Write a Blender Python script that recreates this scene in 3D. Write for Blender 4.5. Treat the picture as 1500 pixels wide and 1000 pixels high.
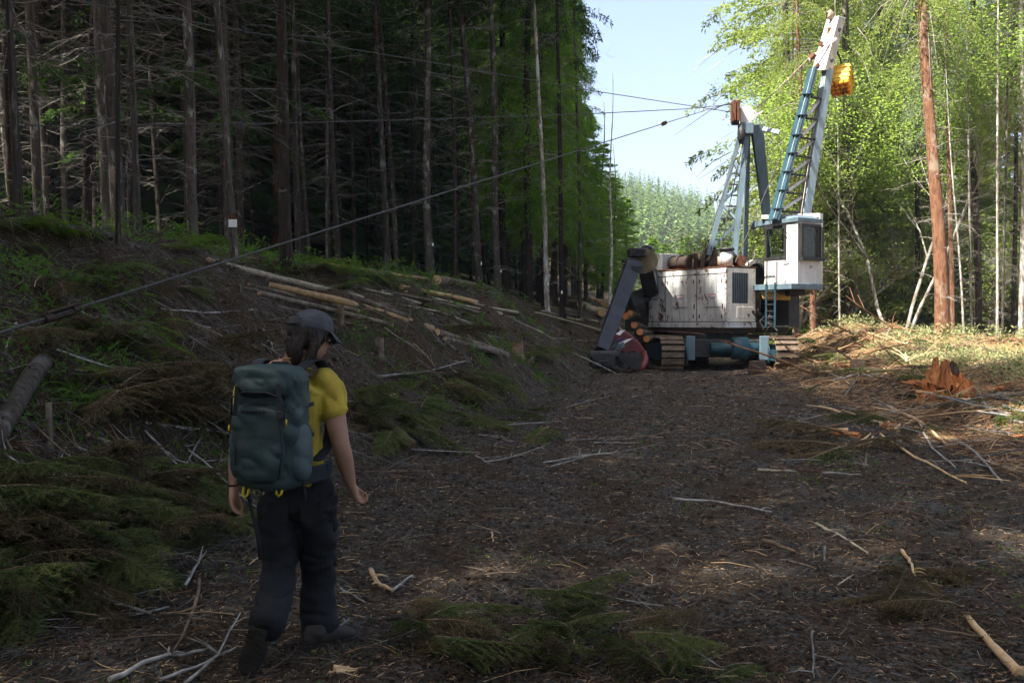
import bpy, bmesh, math, random
import numpy as np
from mathutils import Vector, Matrix
random.seed(7)
rng = np.random.default_rng(7)
for o_ in list(bpy.data.objects):
    bpy.data.objects.remove(o_)
SC = bpy.context.scene
COL = SC.collection
R_ = math.radians

# ------------------------------------------------------------------ camera
CAMZ, FPX, PITCH = 1.6, 1458.0, -math.atan(30/1458.0)
cd = bpy.data.cameras.new('camera'); cam = bpy.data.objects.new('camera', cd); COL.objects.link(cam)
cd.sensor_width = 36; cd.lens = 36*FPX/1500; cd.clip_start = 0.05; cd.clip_end = 4000
cam.location = (0, 0, CAMZ); cam.rotation_euler = (math.pi/2+PITCH, 0, 0)
SC.camera = cam

# ------------------------------------------------------------------ light
SUN_EL, SUN_AZ = 57.0, (-0.84, -0.54)          # horizontal direction towards the sun
w = bpy.data.worlds.new('World'); SC.world = w; w.use_nodes = True
nt = w.node_tree; nt.nodes.clear()
wo = nt.nodes.new('ShaderNodeOutputWorld'); bg = nt.nodes.new('ShaderNodeBackground'); sk = nt.nodes.new('ShaderNodeTexSky')
sk.sky_type = 'NISHITA'; sk.sun_disc = False; sk.sun_elevation = R_(SUN_EL)
sk.sun_rotation = math.atan2(SUN_AZ[0], SUN_AZ[1]); sk.air_density = .8; sk.dust_density = 4.0; sk.ozone_density = .8
bg.inputs['Strength'].default_value = 0.088
nt.links.new(sk.outputs[0], bg.inputs[0]); nt.links.new(bg.outputs[0], wo.inputs[0])
sl = bpy.data.lights.new('sun', 'SUN'); sl.energy = 5.0; sl.angle = R_(0.53); sl.color = (1, 0.95, 0.86)
sun = bpy.data.objects.new('sun', sl); COL.objects.link(sun)
_h = math.cos(R_(SUN_EL)); _n = math.hypot(*SUN_AZ)
SUND = Vector((SUN_AZ[0]/_n*_h, SUN_AZ[1]/_n*_h, math.sin(R_(SUN_EL))))
sun.rotation_euler = SUND.to_track_quat('Z', 'Y').to_euler(); sun.location = (-20, -20, 40)
SC.view_settings.view_transform = 'Standard'; SC.view_settings.look = 'None'
SC.view_settings.gamma = 1; SC.view_settings.use_curve_mapping = False
SC.view_settings.exposure = 2.1
SC.render.engine = 'CYCLES'
cy = SC.cycles
cy.max_bounces = 6; cy.diffuse_bounces = 3; cy.glossy_bounces = 2; cy.transmission_bounces = 3; cy.transparent_max_bounces = 4
cy.volume_bounces = 0; cy.use_denoising = True; cy.caustics_reflective = False; cy.caustics_refractive = False
cy.use_adaptive_sampling = True; cy.adaptive_threshold = 0.02
SC.render.use_persistent_data = False

# ------------------------------------------------------------------ pixel -> place (pixels of the 1500 x 1000 photograph)
_f = np.array((0, math.cos(PITCH), math.sin(PITCH))); _u = np.array((0, -math.sin(PITCH), math.cos(PITCH)))
def ray(px, py):
    return _f + _u*((500-py)/FPX) + np.array((1, 0, 0))*((px-750)/FPX)
def at(px, py, D):
    d = ray(px, py); return Vector(tuple(np.array((0, 0, CAMZ)) + d*(D/d[1])))

# ------------------------------------------------------------------ noise
def _hash(ix, iy, s):
    h = (ix*374761393 + iy*668265263 + s*1442695041) & 0x7fffffff
    h = ((h ^ (h >> 13))*1274126177) & 0x7fffffff
    return ((h ^ (h >> 16)) & 0xffff)/65535.0
def vnoise(x, y, s=0):
    ix = np.floor(x).astype(np.int64); iy = np.floor(y).astype(np.int64); fx = x-ix; fy = y-iy
    fx = fx*fx*(3-2*fx); fy = fy*fy*(3-2*fy)
    a = _hash(ix, iy, s); b = _hash(ix+1, iy, s); c = _hash(ix, iy+1, s); d = _hash(ix+1, iy+1, s)
    return (a*(1-fx)+b*fx)*(1-fy)+(c*(1-fx)+d*fx)*fy - .5
def fbm(x, y, o=4, s=0, g=.5):
    v = 0; a = 1
    for i in range(o):
        v = v + a*vnoise(x*2**i+17.3*i, y*2**i-9.1*i, s+i); a *= g
    return v
def smooth(t):
    t = np.clip(t, 0, 1); return t*t*(3-2*t)

# ------------------------------------------------------------------ terrain
def toe(y):   # left road edge
    return np.where(y < 45, -3.55+.205*y, 5.675+.33*(y-45))
def redge(y):
    return 4.3+.115*y
def zones(x, y):
    u = toe(y)-x; v = x-redge(y)
    return u, v
def height(x, y, fine=True):
    x = np.asarray(x, float); y = np.asarray(y, float)
    u, v = zones(x, y)
    un = u + .5*fbm(x*.5, y*.5, 2, 5)
    t = np.clip(un/6.6, 0, 1)
    bh = (2.95 - .35*smooth((y-25)/20))
    bank = bh*(1-(1-t)**1.7) + .045*np.clip(un-6.6, 0, 14) + .34*np.clip(un-17, 0, 80)
    right = .45*smooth(v/5) + .02*np.clip(v-6, 0, 60)
    mound = .95*np.exp(-(((x-12.2)/2.3)**2 + ((y-37)/3.5)**2)) + .45*np.exp(-(((x-15.2)/3.0)**2 + ((y-33)/3.0)**2))
    far = -.05*np.clip(y-48, 0, 60)*smooth((x-toe(y)+3)/6)
    hill = 25*smooth((y-150)/300)*smooth((x+30)/90)*(1-.35*smooth((x-70)/90)) + 40*smooth((y-120)/300)*smooth((-x)/120)
    h = bank + right + mound + far + hill
    hid = smooth((np.hypot(x, y)-3)/4)*0+1
    rough = smooth(u/1.2)
    rr = smooth(v/1.5)
    h = h + (rough*.5+rr*.22+.03)*fbm(x*.45, y*.45, 2, 11)
    h = h + (rough*.20+rr*.12+.028)*fbm(x*1.7, y*1.7, 3, 21)
    # long ruts on the road
    rut = (x-(.205*y-1.0)); h = h - .035*np.exp(-((rut)/.35)**2) - .035*np.exp(-((rut-2.1)/.35)**2)
    if fine:
        h = h + (rough*.07+rr*.05+.034)*fbm(x*7, y*7, 3, 31)
        h = h + (.011+.01*rough)*fbm(x*30, y*30, 2, 41)
    return h
def gz(x, y): return float(height(np.array([x]), np.array([y]), False)[0])
def hit(px, py, lo=3.0, hi=120.0):
    d = ray(px, py); d = d/d[1]
    D = np.concatenate([np.arange(lo, 20, .04), np.arange(20, hi, .15)])
    X = d[0]*D; Z = CAMZ+d[2]*D; g = height(X, D, False)
    k = np.nonzero(Z <= g)[0]
    if len(k) == 0: return None
    i = k[0]; return Vector((float(X[i]), float(D[i]), float(g[i])))

# ------------------------------------------------------------------ materials
def newmat(name):
    m = bpy.data.materials.new(name); m.use_nodes = True; return m, m.node_tree, m.node_tree.nodes['Principled BSDF']
def ramp(nt, stops):
    r = nt.nodes.new('ShaderNodeValToRGB'); e = r.color_ramp.elements
    while len(e) > 1: e.remove(e[-1])
    e[0].position = stops[0][0]; e[0].color = (*stops[0][1], 1)
    for p, c in stops[1:]:
        n = e.new(p); n.color = (*c, 1)
    return r
def noise(nt, scale, detail=4, rough=.6, coord='Object', stretch=None, dist=0):
    tc = nt.nodes.new('ShaderNodeTexCoord'); n = nt.nodes.new('ShaderNodeTexNoise')
    n.inputs['Scale'].default_value = scale; n.inputs['Detail'].default_value = detail; n.inputs['Roughness'].default_value = rough
    n.inputs['Distortion'].default_value = dist
    src = tc.outputs[coord]
    if stretch:
        mp = nt.nodes.new('ShaderNodeMapping'); mp.inputs['Scale'].default_value = stretch
        nt.links.new(src, mp.inputs[0]); src = mp.outputs[0]
    nt.links.new(src, n.inputs['Vector']); return n
def bump(nt, bs, src, strength, dist=.02):
    b = nt.nodes.new('ShaderNodeBump'); b.inputs['Strength'].default_value = strength; b.inputs['Distance'].default_value = dist
    nt.links.new(src, b.inputs['Height']); nt.links.new(b.outputs[0], bs.inputs['Normal'])
def mix(nt, fac, a, b, mode='MIX'):
    m = nt.nodes.new('ShaderNodeMix'); m.data_type = 'RGBA'; m.blend_type = mode
    for s, v in ((m.inputs[0], fac), (m.inputs[6], a), (m.inputs[7], b)):
        if isinstance(v, (int, float)): s.default_value = v
        elif isinstance(v, tuple): s.default_value = (*v, 1)
        else: nt.links.new(v, s)
    return m.outputs[2]
def varied(name, c1, c2, scale=6, rough=.8, bmp=.3, stretch=None, bdist=.01, metal=0, rnd=0.25, c3=None):
    m, nt, bs = newmat(name)
    n = noise(nt, scale, 5, .65, 'Object', stretch)
    st = [(.3, c1), (.68, c2)] if c3 is None else [(.3, c1), (.55, c2), (.72, c3)]
    r = ramp(nt, st); nt.links.new(n.outputs[0], r.inputs[0]); out = r.outputs[0]
    if rnd:
        oi = nt.nodes.new('ShaderNodeObjectInfo'); mr = nt.nodes.new('ShaderNodeMapRange')
        mr.inputs[3].default_value = 1-rnd; mr.inputs[4].default_value = 1+rnd
        nt.links.new(oi.outputs['Random'], mr.inputs[0])
        vm = nt.nodes.new('ShaderNodeVectorMath'); vm.operation = 'SCALE'
        nt.links.new(out, vm.inputs[0]); nt.links.new(mr.outputs[0], vm.inputs['Scale']); out = vm.outputs[0]
    nt.links.new(out, bs.inputs['Base Color']); bs.inputs['Roughness'].default_value = rough; bs.inputs['Metallic'].default_value = metal
    bs.inputs['Specular IOR Level'].default_value = .3
    if bmp: bump(nt, bs, n.outputs[0], bmp, bdist)
    return m
def bark(name, c1, c2, lichen, sc=1.0, lich=.62):
    m, nt, bs = newmat(name)
    n1 = noise(nt, 9*sc, 6, .7, 'Object', (1, 1, .18), 1.0)
    r1 = ramp(nt, [(.32, c1), (.6, c2)]); nt.links.new(n1.outputs[0], r1.inputs[0])
    n2 = noise(nt, 3.2, 5, .7, 'Object', (1, 1, .5)); r2 = ramp(nt, [(lich-.04, (0, 0, 0)), (lich+.06, (1, 1, 1))]); nt.links.new(n2.outputs[0], r2.inputs[0])
    c = mix(nt, r2.outputs[0], r1.outputs[0], lichen)
    oi = nt.nodes.new('ShaderNodeObjectInfo'); mr = nt.nodes.new('ShaderNodeMapRange'); mr.inputs[3].default_value = .6; mr.inputs[4].default_value = 1.35
    nt.links.new(oi.outputs['Random'], mr.inputs[0]); vm = nt.nodes.new('ShaderNodeVectorMath'); vm.operation = 'SCALE'
    nt.links.new(c, vm.inputs[0]); nt.links.new(mr.outputs[0], vm.inputs['Scale'])
    nt.links.new(vm.outputs[0], bs.inputs['Base Color']); bs.inputs['Roughness'].default_value = .95; bs.inputs['Specular IOR Level'].default_value = .15
    bump(nt, bs, n1.outputs[0], .9, .03); return m
def leafmat(name, c1, c2, tr, trans=.45, ns=.8):
    m, nt, bs = newmat(name)
    n = noise(nt, ns, 3, .6); n2 = noise(nt, ns*9, 2, .6)
    ad = nt.nodes.new('ShaderNodeMath'); ad.operation = 'MULTIPLY_ADD'; ad.inputs[1].default_value = .5
    nt.links.new(n2.outputs[0], ad.inputs[0]); 
    hf = nt.nodes.new('ShaderNodeMath'); hf.operation = 'MULTIPLY'; hf.inputs[1].default_value = .5
    nt.links.new(n.outputs[0], hf.inputs[0]); nt.links.new(hf.outputs[0], ad.inputs[2])
    oi = nt.nodes.new('ShaderNodeObjectInfo'); oa = nt.nodes.new('ShaderNodeMath'); oa.operation = 'MULTIPLY_ADD'; oa.inputs[1].default_value = .16
    nt.links.new(oi.outputs['Random'], oa.inputs[0]); nt.links.new(ad.outputs[0], oa.inputs[2])
    r = ramp(nt, [(.42, c1), (.68, c2)]); nt.links.new(oa.outputs[0], r.inputs[0])
    nt.links.new(r.outputs[0], bs.inputs['Base Color']); bs.inputs['Roughness'].default_value = .75; bs.inputs['Specular IOR Level'].default_value = .15
    t = nt.nodes.new('ShaderNodeBsdfTranslucent'); tcx = mix(nt, .6, r.outputs[0], tr); nt.links.new(tcx, t.inputs[0])
    ms = nt.nodes.new('ShaderNodeMixShader'); ms.inputs[0].default_value = trans
    out = nt.nodes['Material Output']; nt.links.new(bs.outputs[0], ms.inputs[1]); nt.links.new(t.outputs[0], ms.inputs[2]); nt.links.new(ms.outputs[0], out.inputs[0])
    return m
def paint(name, base, base2, rust=.5, rough=.55, scale=3.0):
    m, nt, bs = newmat(name)
    n1 = noise(nt, 1.3, 4, .6); b = ramp(nt, [(.35, base2), (.6, base)]); nt.links.new(n1.outputs[0], b.inputs[0])
    n2 = noise(nt, scale, 9, .78, 'Object', (1, 1, .7), .6); th = .72-.14*rust
    r2 = ramp(nt, [(th-.012, (0, 0, 0)), (th+.012, (1, 1, 1))]); nt.links.new(n2.outputs[0], r2.inputs[0])
    rh = ramp(nt, [(th-.10, (0, 0, 0)), (th+.02, (.75, .75, .75))]); nt.links.new(n2.outputs[0], rh.inputs[0])
    n3 = noise(nt, 20, 3, .6); rc = ramp(nt, [(.4, (.035, .016, .009)), (.65, (.16, .055, .02))]); nt.links.new(n3.outputs[0], rc.inputs[0])
    # vertical dirt streaks
    n4 = noise(nt, 7, 4, .6, 'Object', (1, 1, .07)); r4 = ramp(nt, [(.45, (.0, .0, .0)), (.72, (.7, .7, .7))]); nt.links.new(n4.outputs[0], r4.inputs[0])
    c = mix(nt, rh.outputs[0], b.outputs[0], tuple(x*.72+y for x, y in zip(base, (.02, .0, -.02))))
    c = mix(nt, r4.outputs[0], c, tuple(x*.55 for x in base2))
    c = mix(nt, r2.outputs[0], c, rc.outputs[0])
    nt.links.new(c, bs.inputs['Base Color']); bs.inputs['Roughness'].default_value = rough; bs.inputs['Specular IOR Level'].default_value = .35
    bump(nt, bs, n2.outputs[0], .12, .01); return m

M = {}
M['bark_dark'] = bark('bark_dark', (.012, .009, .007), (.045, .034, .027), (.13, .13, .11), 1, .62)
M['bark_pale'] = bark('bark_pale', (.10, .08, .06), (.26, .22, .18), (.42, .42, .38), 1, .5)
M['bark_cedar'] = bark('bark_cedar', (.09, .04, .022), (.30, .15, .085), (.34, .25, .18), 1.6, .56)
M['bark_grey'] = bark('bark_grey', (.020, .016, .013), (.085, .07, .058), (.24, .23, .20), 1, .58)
M['dead_wood'] = varied('dead_wood', (.10, .085, .07), (.30, .27, .235), 5, .9, 0, rnd=.45)
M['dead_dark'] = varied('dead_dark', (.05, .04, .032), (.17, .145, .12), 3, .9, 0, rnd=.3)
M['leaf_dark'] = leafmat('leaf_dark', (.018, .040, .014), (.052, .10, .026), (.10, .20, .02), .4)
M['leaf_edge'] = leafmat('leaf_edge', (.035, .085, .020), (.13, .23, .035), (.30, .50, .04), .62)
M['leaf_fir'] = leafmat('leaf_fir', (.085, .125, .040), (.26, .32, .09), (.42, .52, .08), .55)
M['leaf_maple'] = leafmat('leaf_maple', (.075, .13, .030), (.22, .31, .08), (.38, .54, .08), .6)
M['leaf_blue'] = leafmat('leaf_blue', (.07, .11, .07), (.20, .25, .16), (.22, .32, .14), .4)
M['leaf_far'] = leafmat('leaf_far', (.035, .075, .022), (.14, .21, .06), (.16, .26, .05), .35, .02)
M['fern'] = leafmat('fern', (.035, .065, .014), (.10, .155, .025), (.2, .32, .03), .45, 3)
M['bough'] = leafmat('bough', (.020, .042, .016), (.115, .145, .038), (.14, .21, .035), .35, 2)
M['bough_brown'] = leafmat('bough_brown', (.035, .028, .014), (.11, .085, .035), (.12, .09, .03), .25, 3)
M['weed'] = leafmat('weed', (.04, .09, .02), (.11, .20, .03), (.2, .36, .03), .45, 4)
M['dry_green'] = leafmat('dry_green', (.12, .14, .05), (.34, .35, .17), (.3, .32, .12), .3, 2)
# ------------------------------------------------------------------ the air: one even haze over the whole place
def haze():
    me = bpy.data.meshes.new('haze'); x0, x1, y0, y1, z0, z1 = -960., 960., -960., 960., -12., 135.
    v = [(x, y, z) for z in (z0, z1) for y in (y0, y1) for x in (x0, x1)]
    me.from_pydata(v, [], [(0, 2, 3, 1), (4, 5, 7, 6), (0, 1, 5, 4), (2, 6, 7, 3), (0, 4, 6, 2), (1, 3, 7, 5)])
    m = bpy.data.materials.new('air'); m.use_nodes = True; n = m.node_tree; n.nodes.clear(); o = n.nodes.new('ShaderNodeOutputMaterial'); p = n.nodes.new('ShaderNodeVolumePrincipled')
    p.inputs['Color'].default_value = (.80, .88, .95, 1); p.inputs['Density'].default_value = .0005; p.inputs['Anisotropy'].default_value = .3
    n.links.new(p.outputs[0], o.inputs['Volume']); me.materials.append(m)
    h = bpy.data.objects.new('haze', me); COL.objects.link(h); h['kind'] = 'stuff'; h['label'] = 'faint summer haze between the camera and the far hill'; h['category'] = 'haze'
haze()
# ------------------------------------------------------------------ mesh tools
def tag(o, label=None, cat=None, group=None, kind=None):
    if label: o['label'] = label
    if cat: o['category'] = cat
    if group: o['group'] = group
    if kind: o['kind'] = kind
    return o
def empty(name, loc=(0, 0, 0), label=None, cat=None, group=None):
    o = bpy.data.objects.new(name, None); o.empty_display_size = .2; COL.objects.link(o); o.location = loc
    return tag(o, label, cat, group)
def origin(o):
    v = Vector((0, 0, 0))
    while o is not None: v += o.location; o = o.parent
    return v
def link(name, me, mat=None, parent=None, loc=None):
    if mat is not None and len(me.materials) == 0: me.materials.append(mat)
    o = bpy.data.objects.new(name, me); COL.objects.link(o)
    if parent is not None: o.parent = parent
    if loc is not None: o.location = loc
    if name in ('limbs', 'dead_branches', 'needles', 'low_sprays', 'crown', 'twig') and parent is not None: o['kind'] = 'stuff'
    return o
def np_mesh(name, V, Fs, smooth_=False):
    me = bpy.data.meshes.new(name); V = np.asarray(V, np.float32).reshape(-1, 3)
    if not isinstance(Fs, (list, tuple)): Fs = [Fs]
    Fs = [np.asarray(f, np.int32) for f in Fs if len(f)]
    me.vertices.add(len(V)); me.vertices.foreach_set('co', V.ravel())
    lv = np.concatenate([f.ravel() for f in Fs]); cnt = np.concatenate([np.full(len(f), f.shape[1], np.int32) for f in Fs])
    me.loops.add(len(lv)); me.loops.foreach_set('vertex_index', lv)
    me.polygons.add(len(cnt)); st = np.concatenate([[0], np.cumsum(cnt)[:-1]]).astype(np.int32)
    me.polygons.foreach_set('loop_start', st); me.polygons.foreach_set('loop_total', cnt)
    if smooth_: me.polygons.foreach_set('use_smooth', np.ones(len(cnt), bool))
    me.update(calc_edges=True); return me
def nrm(a):
    return a/np.maximum(np.linalg.norm(a, axis=-1, keepdims=True), 1e-9)
def segs(P0, P1, r0, r1, n=3):
    P0 = np.asarray(P0, float); P1 = np.asarray(P1, float); N = len(P0)
    d = nrm(P1-P0); ref = np.where(np.abs(d[:, 2:3]) > .9, np.array([[1., 0, 0]]), np.array([[0, 0, 1.]]))
    u = nrm(np.cross(d, ref)); v = np.cross(d, u)
    r0 = np.broadcast_to(r0, (N,)); r1 = np.broadcast_to(r1, (N,))
    an = np.arange(n)*2*math.pi/n
    ring = u[:, None, :]*np.cos(an)[None, :, None] + v[:, None, :]*np.sin(an)[None, :, None]
    V = np.stack([P0[:, None]+ring*r0[:, None, None], P1[:, None]+ring*r1[:, None, None]], 1)
    b = (np.arange(N)*2*n)[:, None]; k = np.arange(n)[None]; k2 = (k+1) % n
    F = np.stack([b+k, b+k2, b+n+k2, b+n+k], -1).reshape(-1, 4)
    return V.reshape(-1, 3), F
def diamonds(P, D, L, W, rg):
    """leaf shaped quads"""
    N = len(P); D = nrm(D); rnd = nrm(rg.normal(size=(N, 3))); S = nrm(np.cross(D, rnd))
    L = np.broadcast_to(L, (N,))[:, None]; W = np.broadcast_to(W, (N,))[:, None]
    V = np.stack([P, P+D*L*.45+S*W*.5, P+D*L, P+D*L*.45-S*W*.5], 1).reshape(-1, 3)
    F = np.arange(N*4).reshape(-1, 4); return V, F
def join(*vf):
    V = []; F = []; o = 0
    for v, f in vf:
        V.append(v); F.append(np.asarray(f)+o); o += len(v)
    return np.concatenate(V), F
class MB:
    """collects boxes, beams, tubes ... and links them as ONE mesh"""
    def __init__(s): s.v = []; s.f = []
    def add(s, V, F):
        b = len(s.v); s.v += [tuple(x) for x in V]; s.f += [tuple(i+b for i in f) for f in F]; return s
    def hexa(s, c):
        return s.add(c, [(0, 3, 2, 1), (4, 5, 6, 7), (0, 1, 5, 4), (1, 2, 6, 5), (2, 3, 7, 6), (3, 0, 4, 7)])
    def box(s, P, a0, a1, b0, b1, z0, z1):
        return s.hexa([P(a0, b0, z0), P(a1, b0, z0), P(a1, b1, z0), P(a0, b1, z0), P(a0, b0, z1), P(a1, b0, z1), P(a1, b1, z1), P(a0, b1, z1)])
    def beam(s, p0, p1, w0, h0, side=(1, 0, 0), w1=None, h1=None):
        p0 = Vector(p0); p1 = Vector(p1); w1 = w0 if w1 is None else w1; h1 = h0 if h1 is None else h1
        d = (p1-p0).normalized(); sd = Vector(side); sd = (sd-d*sd.dot(d)).normalized(); up = d.cross(sd)
        c = []
        for p, w_, h_ in ((p0, w0, h0), (p1, w1, h1)):
            c += [p-sd*w_/2-up*h_/2, p+sd*w_/2-up*h_/2, p+sd*w_/2+up*h_/2, p-sd*w_/2+up*h_/2]
        return s.hexa(c)
    def tube(s, pts, r, n=8, cap=True):
        pts = [Vector(p) for p in pts]; rs = r if isinstance(r, (list, tuple)) else [r]*len(pts)
        base = len(s.v); prev = None
        for i, p in enumerate(pts):
            t = (pts[min(i+1, len(pts)-1)]-pts[max(i-1, 0)]).normalized()
            if prev is None:
                ref = Vector((0, 0, 1)) if abs(t.z) < .9 else Vector((1, 0, 0)); u = t.cross(ref).normalized()
            else:
                u = (prev-t*prev.dot(t)).normalized()
            prev = u; v = t.cross(u)
            for k in range(n):
                a = 2*math.pi*k/n; s.v.append(tuple(p+(u*math.cos(a)+v*math.sin(a))*rs[i]))
        for i in range(len(pts)-1):
            for k in range(n):
                a = base+i*n+k; b = base+i*n+(k+1) % n; s.f.append((a, b, b+n, a+n))
        if cap:
            s.f.append(tuple(base+k for k in range(n))[::-1]); s.f.append(tuple(base+(len(pts)-1)*n+k for k in range(n)))
        return s
    def prism(s, poly, off):
        off = Vector(off); n = len(poly); b = len(s.v); P = [Vector(p) for p in poly]
        s.v += [tuple(p) for p in P] + [tuple(p+off) for p in P]
        s.f.append(tuple(b+i for i in range(n))); s.f.append(tuple(b+n+i for i in range(n))[::-1])
        for i in range(n): s.f.append((b+i, b+n+i, b+n+(i+1) % n, b+(i+1) % n))
        return s
    def mesh(s, name, sm=False, org=(0, 0, 0)):
        me = bpy.data.meshes.new(name); o = Vector(org)
        me.from_pydata([tuple(Vector(v)-o) for v in s.v], [], s.f)
        if sm:
            for p in me.polygons: p.use_smooth = len(p.vertices) == 4
        me.update(); return me
    def build(s, name, mat, parent=None, sm=False, bevel=0):
        me = s.mesh(name, sm, origin(parent) if parent is not None else (0, 0, 0))
        bm = bmesh.new(); bm.from_mesh(me); bmesh.ops.recalc_face_normals(bm, faces=bm.faces); bm.to_mesh(me); bm.free()
        o = link(name, me, mat, parent)
        if bevel:
            b = o.modifiers.new('bevel', 'BEVEL'); b.width = bevel; b.segments = 2; b.limit_method = 'ANGLE'; b.angle_limit = R_(40)
        return o
def W(x, y, z): return Vector((x, y, z))

# ------------------------------------------------------------------ ground sheet
def ground():
    rad = np.concatenate([np.geomspace(.4, 3.9, 14), np.geomspace(4.0, 40, 360), np.geomspace(40.8, 900, 90)])
    a_in = np.linspace(R_(-33), R_(33), 380); a_out = np.linspace(R_(33), R_(327), 120)[1:-1]
    ang = np.concatenate([a_in, a_out]); nA = len(ang)
    RR, AA = np.meshgrid(rad, ang, indexing='ij'); X = RR*np.sin(AA); Y = RR*np.cos(AA)
    Z = height(X, Y)
    V = np.stack([X, Y, Z], -1).reshape(-1, 3)
    i = np.arange(len(rad)-1)[:, None]; j = np.arange(nA)[None]; j2 = (j+1) % nA
    F = np.stack([i*nA+j, i*nA+j2, (i+1)*nA+j2, (i+1)*nA+j], -1).reshape(-1, 4)[:, ::-1]
    c = len(V); V = np.concatenate([V, [[0, 0, float(height(np.array([0.]), np.array([0.]))[0])]]])
    T = np.stack([np.full(nA, c), np.arange(nA), (np.arange(nA)+1) % nA], -1)[:, ::-1]
    me = np_mesh('ground', V, [F, T], True)
    u, v = zones(V[:, 0], V[:, 1])
    roadm = (1-smooth(u/.9+.3+fbm(V[:, 0], V[:, 1], 3, 60)))*(1-smooth(v/2.2+.5+fbm(V[:, 0], V[:, 1], 3, 61)))
    at_ = me.attributes.new('road', 'FLOAT', 'POINT'); at_.data.foreach_set('value', roadm.astype(np.float32))
    rt = smooth(v/4); at2 = me.attributes.new('right', 'FLOAT', 'POINT'); at2.data.foreach_set('value', rt.astype(np.float32))
    m, nt, bs = newmat('soil')
    nb = noise(nt, .8, 5, .6); nm = noise(nt, 6, 6, .7); nf = noise(nt, 45, 5, .75); ng = noise(nt, 1.6, 3, .5)
    vo = nt.nodes.new('ShaderNodeTexVoronoi'); vo.inputs['Scale'].default_value = 38; tc = nt.nodes.new('ShaderNodeTexCoord'); nt.links.new(tc.outputs['Object'], vo.inputs['Vector'])
    litter = ramp(nt, [(.33, (.012, .009, .006)), (.5, (.055, .038, .024)), (.64, (.16, .112, .068))]); nt.links.new(nf.outputs[0], litter.inputs[0])
    soil = ramp(nt, [(.35, (.018, .013, .009)), (.65, (.070, .048, .032))]); nt.links.new(nm.outputs[0], soil.inputs[0])
    grav = ramp(nt, [(.3, (.026, .025, .023)), (.7, (.105, .10, .09))]); nt.links.new(vo.outputs['Color'], grav.inputs[0])
    c0 = mix(nt, .6, soil.outputs[0], litter.outputs[0])
    gm = ramp(nt, [(.40, (0, 0, 0)), (.60, (1, 1, 1))]); nt.links.new(ng.outputs[0], gm.inputs[0])
    ar = nt.nodes.new('ShaderNodeAttribute'); ar.attribute_name = 'road'
    mu = nt.nodes.new('ShaderNodeMath'); mu.operation = 'MULTIPLY'; nt.links.new(gm.outputs[0], mu.inputs[0]); nt.links.new(ar.outputs['Fac'], mu.inputs[1])
    mu2 = nt.nodes.new('ShaderNodeMath'); mu2.operation = 'MULTIPLY'; mu2.inputs[1].default_value = .8; nt.links.new(mu.outputs[0], mu2.inputs[0])
    c1 = mix(nt, mu2.outputs[0], c0, grav.outputs[0])
    # straw and dry sprays on the right verge
    lt = ramp(nt, [(.35, (.09, .04, .018)), (.5, (.24, .14, .06)), (.62, (.38, .29, .15))]); nt.links.new(nf.outputs[0], lt.inputs[0])
    a2 = nt.nodes.new('ShaderNodeAttribute'); a2.attribute_name = 'right'
    nr = ramp(nt, [(.40, (0, 0, 0)), (.60, (1, 1, 1))]); nt.links.new(nb.outputs[0], nr.inputs[0])
    m3 = nt.nodes.new('ShaderNodeMath'); m3.operation = 'MULTIPLY'; nt.links.new(nr.outputs[0], m3.inputs[0]); nt.links.new(a2.outputs['Fac'], m3.inputs[1])
    c2 = mix(nt, m3.outputs[0], c1, lt.outputs[0])
    # moss patches on the bank
    nmo = noise(nt, .9, 5, .7); rm = ramp(nt, [(.57, (0, 0, 0)), (.66, (.8, .8, .8))]); nt.links.new(nmo.outputs[0], rm.inputs[0])
    inv = nt.nodes.new('ShaderNodeMath'); inv.operation = 'SUBTRACT'; inv.inputs[0].default_value = 1; nt.links.new(ar.outputs['Fac'], inv.inputs[1])
    m4 = nt.nodes.new('ShaderNodeMath'); m4.operation = 'MULTIPLY'; nt.links.new(rm.outputs[0], m4.inputs[0]); nt.links.new(inv.outputs[0], m4.inputs[1])
    gr = ramp(nt, [(.4, (.02, .03, .01)), (.65, (.055, .08, .022))]); nt.links.new(nf.outputs[0], gr.inputs[0])
    c3 = mix(nt, m4.outputs[0], c2, gr.outputs[0])
    nt.links.new(c3, bs.inputs['Base Color']); bs.inputs['Roughness'].default_value = 1; bs.inputs['Specular IOR Level'].default_value = .12
    ms = nt.nodes.new('ShaderNodeMath'); ms.operation = 'ADD'; nt.links.new(nf.outputs[0], ms.inputs[0]); nt.links.new(nm.outputs[0], ms.inputs[1])
    bump(nt, bs, ms.outputs[0], .9, .035)
    o = link('ground', me, m); tag(o, kind='structure')
ground()

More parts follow.
